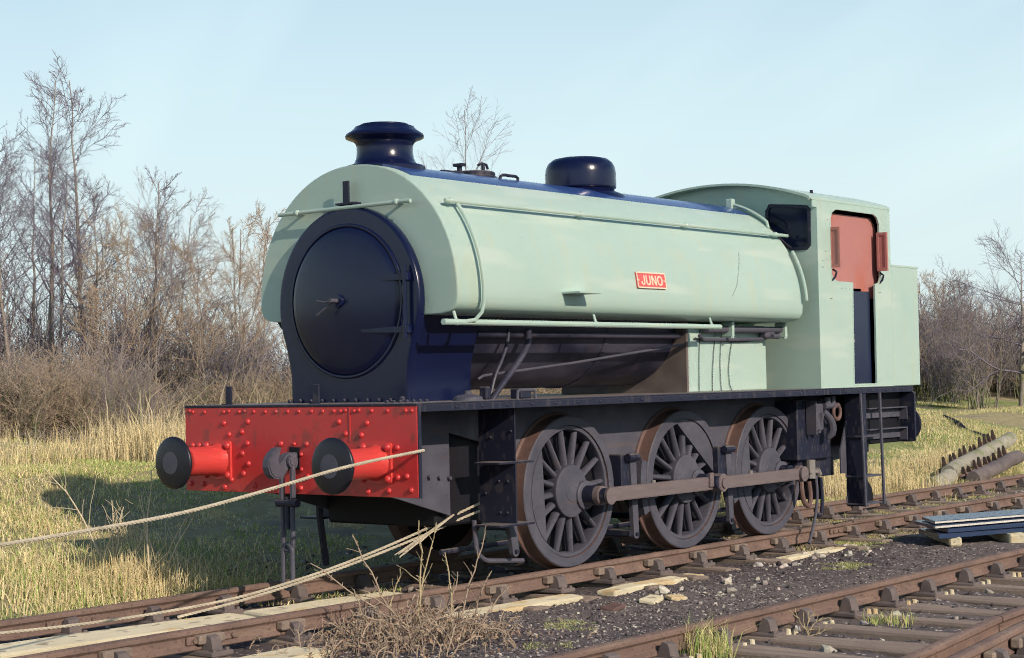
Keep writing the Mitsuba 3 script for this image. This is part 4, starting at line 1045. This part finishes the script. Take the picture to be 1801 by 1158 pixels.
tree(48.5, 13.9, 5.2, 0.17, (0.0, 0.0), 24, 'dark spreading bare tree at the right edge', 28, 0.80, 0.22, 'm_twig3', 64, dens=1.1)
tree(53.1, 17.7, 4.2, 0.06, (0.0, 0.03), 25, 'bare shrubby tree left of the dark spreading one', 18, 0.45, 0.1, 'm_twig', 40, 3)
tree(55.0, 20.2, 4.4, 0.06, (0.0, 0.0), 26, 'bare shrubby tree right behind the bunker', 18, 0.42, 0.1, 'm_twig2', 36, 3)

for k, (x, y, H, ln, lab) in enumerate(((14.2, 26.4, 7.4, (0.01, -0.02), 'slim bare tree at the far left edge, left of the many-branched one'), (15.4, 25.3, 6.4, (-0.01, 0.02), 'slim bare tree just right of the many-branched one at the left edge'),
                                     (16.1, 24.6, 5.8, (0.02, -0.02), 'shorter slim bare tree between the left edge and the tall pair'), (17.0, 24.4, 5.6, (-0.02, 0.01), 'shorter slim bare tree standing between the tall pair'),
                                     (18.3, 23.6, 5.9, (0.0, -0.02), 'slim bare tree just right of the tall pair'))):
    tree(x, y, H, 0.085, ln, 30 + k, lab, 24, 0.24, 0.28, 'm_twig3', 42)
# thicket: many-stemmed shrubs, one mass
shr = []
for v in range(7):
    g = np.random.default_rng(100 + v)
    n = 20; H = g.uniform(1.7, 3.7, n)
    s = np.linspace(0, 1, 8)
    az = g.uniform(0, 2 * math.pi, n); sp0 = g.uniform(0, 0.55, n); ln = g.uniform(0.05, 0.32, n)
    dirv = np.stack([np.cos(az), np.sin(az), 0 * az], 1)
    P = (dirv * sp0[:, None])[:, None] + H[:, None, None] * (s[None, :, None] * np.array([0, 0, 1.0]) + (s[None, :, None] ** 1.5) * dirv[:, None] * ln[:, None, None] + np.cumsum(g.normal(0, 0.018, (n, 8, 3)), 1) * [1, 1, 0.2])
    P[:, 0, 2] -= 0.15
    R = np.maximum(g.uniform(0.012, 0.026, n)[:, None] * (1 - 0.8 * s)[None], 0.007)
    P1, R1_ = sprout(P, R, g, 9, 0.15, 1.0, 36, 0.32, 5, 0.08, 0.06, 0.6, 0.0068)
    P2, R2 = sprout(P1, R1_, g, 3, 0.1, 1.0, 38, 0.5, 4, 0.05, 0.07, 0.6, 0.0056)
    key = 'shrub_form_%d' % v
    scene[key] = {'type': 'shapegroup', 'stems': mikit.ply(join([tubes(P, R, 5)]), 'm_bark', smooth=False),
                  'twigs': mikit.ply(join([tubes(P1, R1_, 3), tubes(P2, R2, 3)]), ('m_twig', 'm_twig2', 'm_twig3')[v % 3], smooth=False)}
    shr.append(key)
line = np.array([(9.0, 31.0), (14.1, 26.6), (18.4, 23.4), (22.0, 21.6), (30.0, 23.5), (40.4, 25.3), (52.0, 22.8), (57.0, 18.0), (60.0, 13.5), (66.0, 8.0)])
seg = np.r_[0, np.cumsum(np.linalg.norm(np.diff(line, axis=0), axis=1))]
g = np.random.default_rng(55)
nt = 0


def put(name, key, x, y, s, sz, zoff=0.0):
    global nt
    nt += 1
    c, sn = np.cos(rz := g.uniform(0, 6.28)), np.sin(rz)
    M = np.array([[c * s, -sn * s, 0, x], [sn * s, c * s, 0, y], [0, 0, sz, gz(x, y) + zoff], [0, 0, 0, 1.0]])
    scene['%s__%03d' % (name, nt)] = {'type': 'instance', 'shape': {'type': 'ref', 'id': key}, 'to_world': T(M)}


for k in range(225):
    u = g.uniform(0, seg[-1] - 4)
    if 24 < u < 42 and g.random() < 0.5: continue
    x, y = [np.interp(u, seg, line[:, c]) for c in (0, 1)]
    i_ = min(np.searchsorted(seg, u), len(seg) - 1); t_ = line[i_] - line[i_ - 1]; t_ /= np.linalg.norm(t_); nrm = np.array([-t_[1], t_[0]])
    o = g.uniform(-0.6, 6.5); x, y = np.array([x, y]) + nrm * o
    hh = np.interp(u, [0, 7, 10, 13, 16, 19, 24, 40, 60, 72], [1.25, 1.15, 1.0, 0.86, 0.74, 0.7, 0.8, 0.85, 1.0, 0.95]) * g.uniform(0.7, 1.12)
    put('thicket', shr[k % 7], x, y, g.uniform(0.8, 1.2), hh)
for k in range(190):
    u = g.uniform(0, seg[-1] - 2) if k < 130 else g.uniform(2, 20); x, y = [np.interp(u, seg, line[:, c]) for c in (0, 1)]
    i_ = min(np.searchsorted(seg, u), len(seg) - 1); t_ = line[i_] - line[i_ - 1]; t_ /= np.linalg.norm(t_); nrm = np.array([-t_[1], t_[0]])
    x, y = np.array([x, y]) + nrm * g.uniform(-3.2, 0.6)
    put('thicket', shr[(1, 4, 1, 4, 4, 3)[k % 6]], x, y, g.uniform(0.6, 1.1), g.uniform(0.12, 0.42))
for k in range(105):
    f_ = g.random(); x, y = 9.2 + 3.0 * f_ + g.normal(0, 0.3), 18.6 - 1.8 * f_ + g.normal(0, 0.3); o = g.uniform(-1.5, 4.5)
    put('thicket', shr[(1, 4, 4, 1, 1, 0)[k % 6]], x + 0.62 * o, y + 0.80 * o, g.uniform(0.45, 1.1), 0.13 + 0.5 * g.random() ** 1.8)
for k in range(60):
    x, y = 54 + g.normal(0, 4.0), 19.0 + g.normal(0, 2.0)
    put('thicket', shr[k % 7], x, y, g.uniform(0.9, 1.4), g.uniform(0.7, 1.15))
tag('thicket', 'dense bare winter thicket of brown twigs along the back of the yard', None, None, 'stuff')

# grass: short sward and tall dry stalks
def blades(n, g, area, h0, h1, w, cols, lean=0.5, jitter=0.25):
    b = np.column_stack([g.uniform(-area / 2, area / 2, (n, 2)), np.zeros(n)])
    h = g.uniform(h0, h1, n) * g.uniform(0.6, 1.2, n); az = g.uniform(0, 2 * math.pi, n); fz = g.uniform(0, math.pi, n)
    side = np.stack([np.cos(fz), np.sin(fz), 0 * fz], 1) * (w * g.uniform(0.6, 1.4, n) / 2)[:, None]
    ld = np.stack([np.cos(az), np.sin(az), 0 * az], 1) * (h * np.abs(g.normal(0, lean, n)))[:, None]
    mid = b + ld * 0.3 + np.array([0, 0, 1.0]) * (h * 0.6)[:, None]; tip = b + ld + np.array([0, 0, 1.0]) * (h * g.uniform(0.75, 1.0, n))[:, None]
    V = np.stack([b - side, b + side, mid - side * 0.7, mid + side * 0.7, tip], 1)
    f = np.array([[0, 1, 3], [0, 3, 2], [2, 3, 4]])
    F = (np.arange(n)[:, None, None] * 5 + f[None]).reshape(-1, 3)
    c = np.asarray(cols)[g.integers(0, len(cols), n)] * g.uniform(1 - jitter, 1 + jitter, (n, 1))
    return V.reshape(-1, 3), F, np.repeat(c, 5, 0)


STRAW = [(0.74, 0.61, 0.33), (0.82, 0.70, 0.42), (0.58, 0.46, 0.25), (0.68, 0.58, 0.33)]
GREEN = [(0.30, 0.42, 0.11), (0.38, 0.48, 0.15), (0.46, 0.49, 0.18), (0.62, 0.54, 0.26)]
MIX = STRAW[:2] + GREEN
forms = {}
for nm, cnt, n, area, h0, h1, w, cols, lean in (('green', 3, 1000, 1.3, 0.015, 0.06, 0.008, GREEN + GREEN[:2] + STRAW[:1], 0.8), ('mixed', 4, 1000, 1.3, 0.02, 0.085, 0.007, MIX + STRAW, 0.9), ('dry', 4, 800, 1.2, 0.04, 0.15, 0.007, STRAW + MIX[:5], 0.8), ('tall', 4, 260, 0.9, 0.14, 0.55, 0.007, STRAW, 0.4), ('reedy', 2, 36, 1.0, 0.6, 1.4, 0.014, [(0.66, 0.58, 0.40), (0.58, 0.48, 0.31)], 0.45)):
    for v in range(cnt):
        gg = np.random.default_rng(abs(hash(nm)) % 1 + 300 + v + 17 * len(nm))
        Vb, Fb, Cb = blades(n, gg, area, h0, h1, w, cols, lean)
        key = 'grass_form_%s_%d' % (nm, v)
        scene[key] = {'type': 'shapegroup', 'blades': mikit.ply(trimesh.Trimesh(Vb, Fb, process=False), 'm_vcol', color=Cb)}
        forms.setdefault(nm, []).append(key)


def tilted(x, y, s, dz=0.0):
    e = 0.4; dx = (gz(x + e, y) - gz(x - e, y)) / (2 * e); dy = (gz(x, y + e) - gz(x, y - e)) / (2 * e)
    a = g.uniform(0, 6.28); R = rotz(a) * s
    M = np.eye(4); M[:3, :3] = np.array([[1, 0, 0], [0, 1, 0], [dx, dy, 1.0]]) @ R; M[:3, 3] = (x, y, float(ground_z(x, y, False)) + dz)
    return T(M)


def seen(x, y, lo=-0.33, hi=0.33, dmin=6):
    v = np.array([x, y]) - CAM[:2]; f2 = FW[:2] / np.linalg.norm(FW[:2]); dd = v @ f2; l = v @ np.array([f2[1], -f2[0]])
    return dd > dmin and lo < l / dd < hi


g = np.random.default_rng(77); ng = 0; nd = 0
def grass(form, x, y, s, name='grass', dz=-0.01):
    global ng
    ng += 1
    scene['%s__%03d' % (name, ng)] = {'type': 'instance', 'shape': {'type': 'ref', 'id': forms[form][g.integers(len(forms[form]))]}, 'to_world': tilted(x, y, s, dz)}


cnt = 0
for k in range(6000):
    x, y = g.uniform(-6, 60), g.uniform(1.0, 32)
    if y < 1.35 and x > 1.2: continue
    dist = math.hypot(x - CAM[0], y - CAM[1])
    if not seen(x, y) or g.random() > min(1, (20 / dist) ** 1.2): continue
    if np.interp(x, line[:, 0], line[:, 1]) + 1.5 < y: continue
    if x > 9 and y < 3.2 and g.random() < 0.7: continue
    n1 = float(meshkit.fbm(np.array([x * 0.22, y * 0.22, 0.0]), 3, 21)); n2 = float(meshkit.fbm(np.array([x * 0.5, y * 0.5, 4.0]), 2, 22))
    if n2 > (0.60 if x < 10 else 0.54): continue
    f_ = 'green' if n1 > 0.52 else 'mixed' if n1 > 0.42 else 'dry'
    if x > 10 and f_ == 'green' and g.random() < 0.6: f_ = 'dry'
    if f_ == 'dry' and n1 < 0.36 and y > 7: f_ = 'tall' if g.random() < 0.15 else 'dry'
    s = 1.0 if dist < 22 else 1.15
    grass(f_, x, y, s * g.uniform(0.85, 1.2)); cnt += 1
    if cnt > 620: break
for (px, py, sx, sy, n, f_) in ((6.8, 9.6, 0.7, 0.9, 26, 'tall'), (7.0, 9.6, 0.6, 0.7, 9, 'reedy'), (9.6, 12.0, 1.0, 1.2, 12, 'tall'), (4.6, 11.4, 0.35, 0.9, 5, 'tall'), (4.5, 11.2, 0.3, 0.8, 5, 'reedy'), (14.5, 19.5, 4.0, 1.5, 6, 'reedy'), (17.0, 17.0, 2.2, 2.0, 8, 'tall'), (18.0, 20.5, 2.0, 1.0, 8, 'tall'), (22.0, 18.5, 2.5, 1.0, 12, 'tall'),
                                (15.0, 2.5, 3.0, 0.7, 34, 'dry'), (20.0, 3.6, 3.0, 0.8, 22, 'dry'), (12.0, 2.0, 2.0, 0.6, 12, 'tall'), (17.0, 3.0, 2.0, 0.4, 10, 'tall'), (27, 5.0, 4, 1.5, 30, 'dry'), (12.5, 2.2, 2.0, 0.5, 18, 'dry'), (45, 12, 5, 2, 26, 'dry'), (9.3, 2.6, 1.2, 0.6, 12, 'tall'), (15, 1.5, 4, 0.25, 24, 'dry')):
    for k in range(n):
        grass(f_, px + g.normal(0, sx * 0.6), py + g.normal(0, sy * 0.6), g.uniform(0.7, 1.2) * (1.35 if px == 6.8 else 1.0))
for k in range(90):   # straw clumps standing out of the sward
    x, y = g.uniform(-2, 14), g.uniform(2.6, 15)
    if seen(x, y, -0.32, -0.02): grass('tall', x, y, g.uniform(0.25, 0.5))
for k in range(70):   # sparse growth between sleepers and beside the rails
    x, y = g.uniform(6.5, 16), g.uniform(-1.0, 1.3)
    grass('mixed' if g.random() < 0.6 else 'green', x, y, g.uniform(0.35, 0.7), dz=-0.02)
for (x, y, s) in ((5.3, -1.75, 0.30), (5.45, -1.85, 0.3), (5.2, -1.9, 0.26), (0.15, -3.1, 0.2), (6.9, -1.2, 0.3), (7.3, -1.0, 0.4), (7.0, -0.4, 0.4), (0.9, -1.85, 0.22), (0.7, -2.1, 0.3), (-0.1, -2.5, 0.25)):
    grass('green', x, y, s, dz=0.0)
tag('grass', 'short green and straw-coloured winter grass over the bank', None, None, 'stuff')


def tuft(name, x, y, n, rad, h0, h1, w, cols, lean, seed, label):
    gg = np.random.default_rng(seed)
    Vb, Fb, Cb = blades(n, gg, rad * 2, h0, h1, w, cols, lean)
    Vb = Vb.reshape(-1, 5, 3); keep = np.linalg.norm(Vb[:, 0, :2], axis=1) < rad * gg.uniform(0.4, 1.0, n)
    Vb[:, :, :2] += [x, y]; Vb[:, :, 2] += ground_z(Vb[:, 0, 0], Vb[:, 0, 1], False)[:, None] - 0.02
    Vb = Vb[keep].reshape(-1, 3); Cb = Cb.reshape(-1, 5, 3)[keep].reshape(-1, 3); Fb = Fb[: keep.sum() * 3]
    K = thing(name, label, 'grass tuft')
    obj('blades', mikit.ply(trimesh.Trimesh(Vb, Fb, process=False), 'm_vcol', color=Cb), None, K)


tuft('dry_grass_tuft', 0.10, 1.95, 2600, 0.62, 0.14, 0.40, 0.006, STRAW, 0.35, 41, 'tall dry grass tuft beside the far rail left of the beam')
tuft('dry_grass_tuft', -0.75, 2.15, 1800, 0.7, 0.10, 0.30, 0.006, STRAW + GREEN[:2], 0.45, 42, 'lower yellowish grass tuft at the far rail near the left edge')
tuft('dry_grass_tuft', 0.72, 1.62, 1200, 0.45, 0.10, 0.30, 0.006, STRAW + GREEN[:1], 0.45, 43, 'yellow grass tuft at the shadow edge behind the far rail')
tuft('grass_tuft', 0.10, -3.63, 1300, 0.20, 0.14, 0.30, 0.005, STRAW[:2] + GREEN[:3], 0.5, 44, 'green and straw grass tuft growing over the foreground rail')
tuft('grass_tuft', 1.95, -4.0, 500, 0.22, 0.06, 0.16, 0.005, GREEN + STRAW[:1], 0.6, 45, 'low green grass tuft between the foreground sleepers')

# thin saplings in front of the shadow
def whips(name, x, y, stems, seed, label, mat='m_whip', cat_='sapling', r=0.011, kids=6, kl=0.32):
    gg = np.random.default_rng(seed)
    z = gz(x, y) - 0.05
    K = thing(name, label, cat_)
    rgt = np.array([0.622, -0.783, 0]); dep = np.array([0.783, 0.622, 0])
    for (s, h, b, dd) in stems:
        t = np.linspace(0, 1, 9)[:, None]
        p = np.array([x, y, z]) + rgt * (gg.normal(0, 0.05) + s * t ** 1.6) + dep * (gg.normal(0, 0.05) + dd * t) + np.array([0, 0, h + 0.05]) * (t - b * t ** 2.5) + np.cumsum(gg.normal(0, 0.008, (9, 3)), 0)
        R = r * (1 - 0.6 * t[:, 0])
        L = [tubes(p[None], R[None], 6)]
        if kids:
            P1, R1_ = sprout(p[None], R[None], gg, kids, 0.3, 1.0, 42, kl, 5, 0.08, 0.05, 0.6, 0.0035)
            L.append(tubes(P1, R1_, 4))
        obj('stem', join(L), mat, K, True)


whips('bare_sapling', 0.12, 2.42, [(-0.55, 1.05, 0.12, 0.1), (0.10, 0.55, 0.0, 0.0), (-0.05, 0.62, 0.0, 0.0), (0.16, 0.5, 0, 0)], 61, 'thin pale sapling arching left in front of the loco shadow', kids=8, kl=0.42)
whips('bare_sapling', 0.36, 2.08, [(0.03, 0.98, 0.0, 0.0), (-0.08, 0.72, 0.0, 0.0), (0.36, 0.66, 0.0, 0.0), (-0.16, 0.55, 0, 0), (0.22, 0.5, 0, 0)], 62, 'upright pale sapling right of the arching one', kids=5, kl=0.35)

# bramble bush in the foreground
gg = np.random.default_rng(71)
BR = thing('bramble_bush', 'low dead bramble bush over the near rail in the foreground', 'bush')
n = 260
c0 = np.array([-0.48, -1.60])
bp = c0 + np.column_stack([gg.normal(0, 0.50, n), gg.normal(0, 0.36, n)])
rgt = np.array([0.622, -0.783, 0])
az = gg.uniform(0, 2 * math.pi, n); L_ = gg.uniform(0.10, 0.40, n) * np.exp(-((bp - c0) ** 2).sum(1) / 0.9)[:] + 0.06
s = np.linspace(0, 1, 6)[None, :, None]
dv = np.stack([np.cos(az), np.sin(az), 0 * az], 1)[:, None]
B3 = np.column_stack([bp, ground_z(bp[:, 0], bp[:, 1]) - 0.03])[:, None]
P = B3 + L_[:, None, None] * (np.array([0, 0, 1.0]) * (s * 1.15 - 0.55 * s ** 2.4) + dv * s ** 1.3 * gg.uniform(0.2, 0.9, (n, 1, 1)) + np.cumsum(gg.normal(0, 0.05, (n, 6, 3)), 1) * s)
R = np.repeat((gg.uniform(0.0028, 0.006, n)[:, None]), 6, 1)
P1, R1_ = sprout(P, R, gg, 4, 0.2, 1, 50, 0.45, 4, 0.0, 0.08, 0.7, 0.0026)
obj('tangle', join([tubes(P, R, 4), tubes(P1, R1_, 3)]), 'm_twig2', BR, False)
# dead leaves in the tangle
m = 1900
lp = np.column_stack([c0 + np.column_stack([gg.normal(0, 0.40, m), gg.normal(0, 0.33, m)]), np.zeros(m)])
lp[:, 2] = ground_z(lp[:, 0], lp[:, 1]) + gg.uniform(0, 0.26, m) * np.exp(-((lp[:, :2] - c0) ** 2).sum(1) / 0.35)
e1 = gg.normal(size=(m, 3)); e1 /= np.linalg.norm(e1, axis=1, keepdims=True); e2 = np.cross(e1, gg.normal(size=(m, 3))); e2 /= np.linalg.norm(e2, axis=1, keepdims=True)
sz = gg.uniform(0.008, 0.020, m)[:, None]
LV = np.stack([lp - e1 * sz, lp + e2 * sz * 0.5, lp + e1 * sz, lp - e2 * sz * 0.5], 1).reshape(-1, 3)
LF = (np.arange(m)[:, None, None] * 4 + np.array([[0, 1, 2], [0, 2, 3]])[None]).reshape(-1, 3)
LC = np.repeat(np.array([(0.26, 0.17, 0.11), (0.34, 0.25, 0.17), (0.18, 0.11, 0.085), (0.42, 0.34, 0.24), (0.24, 0.15, 0.13)])[gg.integers(0, 5, m)] * gg.uniform(0.7, 1.2, (m, 1)), 4, 0)
kk = obj('dead_leaf', mikit.ply(trimesh.Trimesh(LV, LF, process=False), 'm_vcol', color=LC), None, BR, kind='stuff')
# the arching shoots
base = np.array([-0.28, -1.45, gz(-0.28, -1.45)])
for (s_, h, off) in ((-0.36, 0.70, -0.1), (0.05, 0.82, 0.0), (0.17, 0.82, 0.02), (0.52, 0.74, 0.28), (0.20, 0.60, 0.25), (-0.72, 0.56, -0.1), (0.66, 0.40, 0.45), (0.52, 0.5, 0.38), (-0.1, 0.5, -0.15), (0.3, 0.52, 0.15), (-0.42, 0.36, -0.3)):
    t = np.linspace(0, 1, 9)[:, None]
    b0 = base + rgt * off + [0, 0, -0.02]
    p = b0 + rgt * (s_ - off) * t ** 1.2 + np.array([0, 0, h]) * t ** 0.92 + np.cumsum(gg.normal(0, 0.011, (9, 3)), 0)
    R = 0.0085 * (1 - 0.55 * t[:, 0])
    P1, R1_ = sprout(p[None], R[None], gg, 4, 0.35, 1, 48, 0.22, 4, 0.05, 0.06, 0.7, 0.0032)
    P2, R2 = sprout(p[None], R[None], gg, 9, 0.3, 1.0, 60, 0.05, 3, 0.0, 0.05, 1.2, 0.005)
    obj('shoot', join([tubes(p[None], R[None], 6), tubes(P1, R1_, 4), tubes(P2, R2, 4)]), 'm_straw' if abs(s_) < 0.25 else 'm_twig2', BR, True)
# small dead weed by the foreground rail
whips('dead_weed', 1.25, -3.72, [(0.14, 0.16, 0.3, 0.0), (-0.12, 0.20, 0.2, 0.0), (0.05, 0.24, 0.1, 0.0), (0.26, 0.10, 0.3, 0.0)], 81, 'small dead weed against the foreground rail', 'm_straw', 'weed', 0.004, 4, 0.4)

# gravel: loose stones, one scatter
gg = np.random.default_rng(91)
ico = trimesh.creation.icosahedron(); iv, if_ = np.array(ico.vertices), np.array(ico.faces)
def stones(n, x0, x1, y0, y1, r0, r1, pale, zo=0.0):
    px, py = gg.uniform(x0, x1, n), gg.uniform(y0, y1, n)
    r = r0 * (r1 / r0) ** (gg.random(n) ** 2.2)
    v = iv[None] * (1 + gg.normal(0, 0.2, (n, 12, 1))) * (gg.uniform(0.55, 1.3, (n, 1, 3)) * [1, 1, 0.8]) * r[:, None, None]
    v = v + np.stack([px, py, ground_z(px, py) + r * 0.25 + zo], 1)[:, None]
    c = np.where(gg.random((n, 1)) < pale, np.array([[0.50, 0.46, 0.40]]) * gg.uniform(0.6, 1.25, (n, 1)), np.array([[0.10, 0.088, 0.09]]) * gg.uniform(0.5, 1.9, (n, 1)))
    c = c * (1 + gg.normal(0, 0.03, (n, 3)))
    return v.reshape(-1, 3), (np.arange(n)[:, None, None] * 12 + if_[None]).reshape(-1, 3), np.repeat(np.clip(c, 0.02, 0.9), 12, 0)


SS = [stones(11000, -1.0, 7.5, -3.45, -0.9, 0.004, 0.013, 0.07), stones(3500, -1.0, 3.2, -3.4, -1.2, 0.005, 0.014, 0.25), stones(1800, -2.5, 8.0, -6.2, -3.5, 0.006, 0.022, 0.15), stones(55, 2.2, 6.2, -2.0, -1.15, 0.008, 0.034, 0.6),
      stones(60, 4.8, 7.0, -1.7, -1.0, 0.015, 0.05, 0.8), stones(160, 1.5, 5.5, -0.65, 0.6, 0.02, 0.06, 0.7), stones(120, -1.0, 6, -4.4, -3.55, 0.015, 0.05, 0.5), stones(700, 6.5, 16, -1.2, 1.4, 0.012, 0.045, 0.5), stones(1200, -5, 6, 0.8, 2.2, 0.008, 0.03, 0.3),
      stones(22, 2.3, 3.8, -2.3, -1.5, 0.02, 0.06, 0.9)]
Vs, Fs, Cs, o = [], [], [], 0
for v_, f_, c_ in SS: Vs.append(v_); Fs.append(f_ + o); Cs.append(c_); o += len(v_)
obj('gravel', mikit.ply(trimesh.Trimesh(np.vstack(Vs), np.vstack(Fs), process=False), 'm_vcol', color=np.vstack(Cs)), None, label='loose cinders and pale stones scattered round the rails', kind='stuff')
# broken pale slabs beside the track
for k, (x, y, a, L, w, lab) in enumerate(((2.32, -1.72, 0.3, 0.30, 0.13, 'broken pale board on the cinders, larger of the two left of the pebbles'), (2.50, -1.84, -0.4, 0.16, 0.10, 'small broken pale board beside the larger one'), (1.66, -1.80, 0.2, 0.24, 0.12, 'orange rusty scrap piece on the cinders'))):
    obj('board_scrap', moved(beam((-L / 2, 0), (L / 2, 0), w, 0.03, 0, 20 + k, 0.006), rotx(0.15) @ rotz(a), (x, y, gz(x, y) + 0.03)), 'm_pale' if k < 2 else 'm_tread', label=lab, cat_='scrap')

# junk pile: grey posts and an upturned row of rusty track chairs
def gzp(x, y, d): return (x, y, gz(x, y) + d)


obj('concrete_post', log((15.9, 1.86, 0.03), (19.6, 2.36, 0.40), 0.115, seed=3), 'm_post', label='upper long grey-green post leaning on the junk pile at the right', cat_='post')
obj('concrete_post', log((15.7, 1.36, gz(15.7, 1.36) + 0.09), (18.0, 1.58, gz(18.0, 1.58) + 0.24), 0.11, seed=4), 'm_chair', label='lower dark post lying beside the longer grey one', cat_='post')
st_a, st_b = np.array([14.5, 1.5, gz(14.5, 1.5) + 0.10]), np.array([15.7, 1.74, gz(15.7, 1.74) + 0.12])
obj('concrete_post', cat(log(st_a, st_b, 0.125, seed=5)), 'm_post', label='short mossy hollow post stub at the near end of the pile', cat_='post')
SPK = thing('rusty_rack', 'upturned rusty rack with upright teeth behind the grey posts', 'scrap')
obj('bar', log((16.2, 2.15, 0.0), (19.9, 2.70, 0.36), 0.05, 8, 6), 'm_rust', SPK)
obj('bar', log((15.8, 1.62, -0.06), (18.6, 1.95, 0.16), 0.04, 8, 7), 'm_rust', SPK)
for n_t, a_, b_ in ((11, (16.4, 2.15, 0.04), (19.8, 2.70, 0.38)), (9, (15.9, 1.62, -0.04), (18.5, 1.95, 0.17))):
    for k in range(n_t):
        x, y, z = np.array(a_) + (np.array(b_) - np.array(a_)) * (k + rng.uniform(0.2, 0.6)) / n_t; h = rng.uniform(0.12, 0.20)
        obj('tooth', hull([(x - 0.03, y - 0.05, z), (x + 0.03, y - 0.05, z), (x - 0.03, y + 0.05, z), (x + 0.03, y + 0.05, z), (x - 0.09, y - 0.02, z + h), (x - 0.06, y + 0.03, z + h * 0.95)]), 'm_rust', SPK, False)
dp = [(31.9, 9.2), (30.7, 8.3), (29.4, 7.5), (28.0, 6.6), (26.9, 5.9)]
obj('drain_hose', tube([(a, b, gz(a, b) + 0.03) for a, b in dp], 0.055, 8, smooth=2), 'm_dark', label='dark hose lying over the earth mound at the right', cat_='hose')
obj('fallen_branch', join([tubes(np.array([[(15.0, 13.5, gz(15, 13.5) + .25), (16.2, 12.6, gz(16.2, 12.6) + .15), (17.6, 11.8, gz(17.6, 11.8) + .1)]], float), np.array([[0.02, 0.03, 0.035]]), 6)]), 'm_straw', label='pale fallen branch lying in the grass left of the beam', cat_='branch')
for k, (x, y) in enumerate(((12.2, 2.0), (12.9, 2.3))):
    obj('rusty_plate', bx(x - 0.35, x + 0.35, y - 0.15, y + 0.15, gz(x, y), gz(x, y) + 0.12, 0.02), 'm_rust', label=('rusty scrap plate in the dry grass behind the rear steps', 'second rusty scrap plate just beyond the first in the dry grass')[k], cat_='scrap')
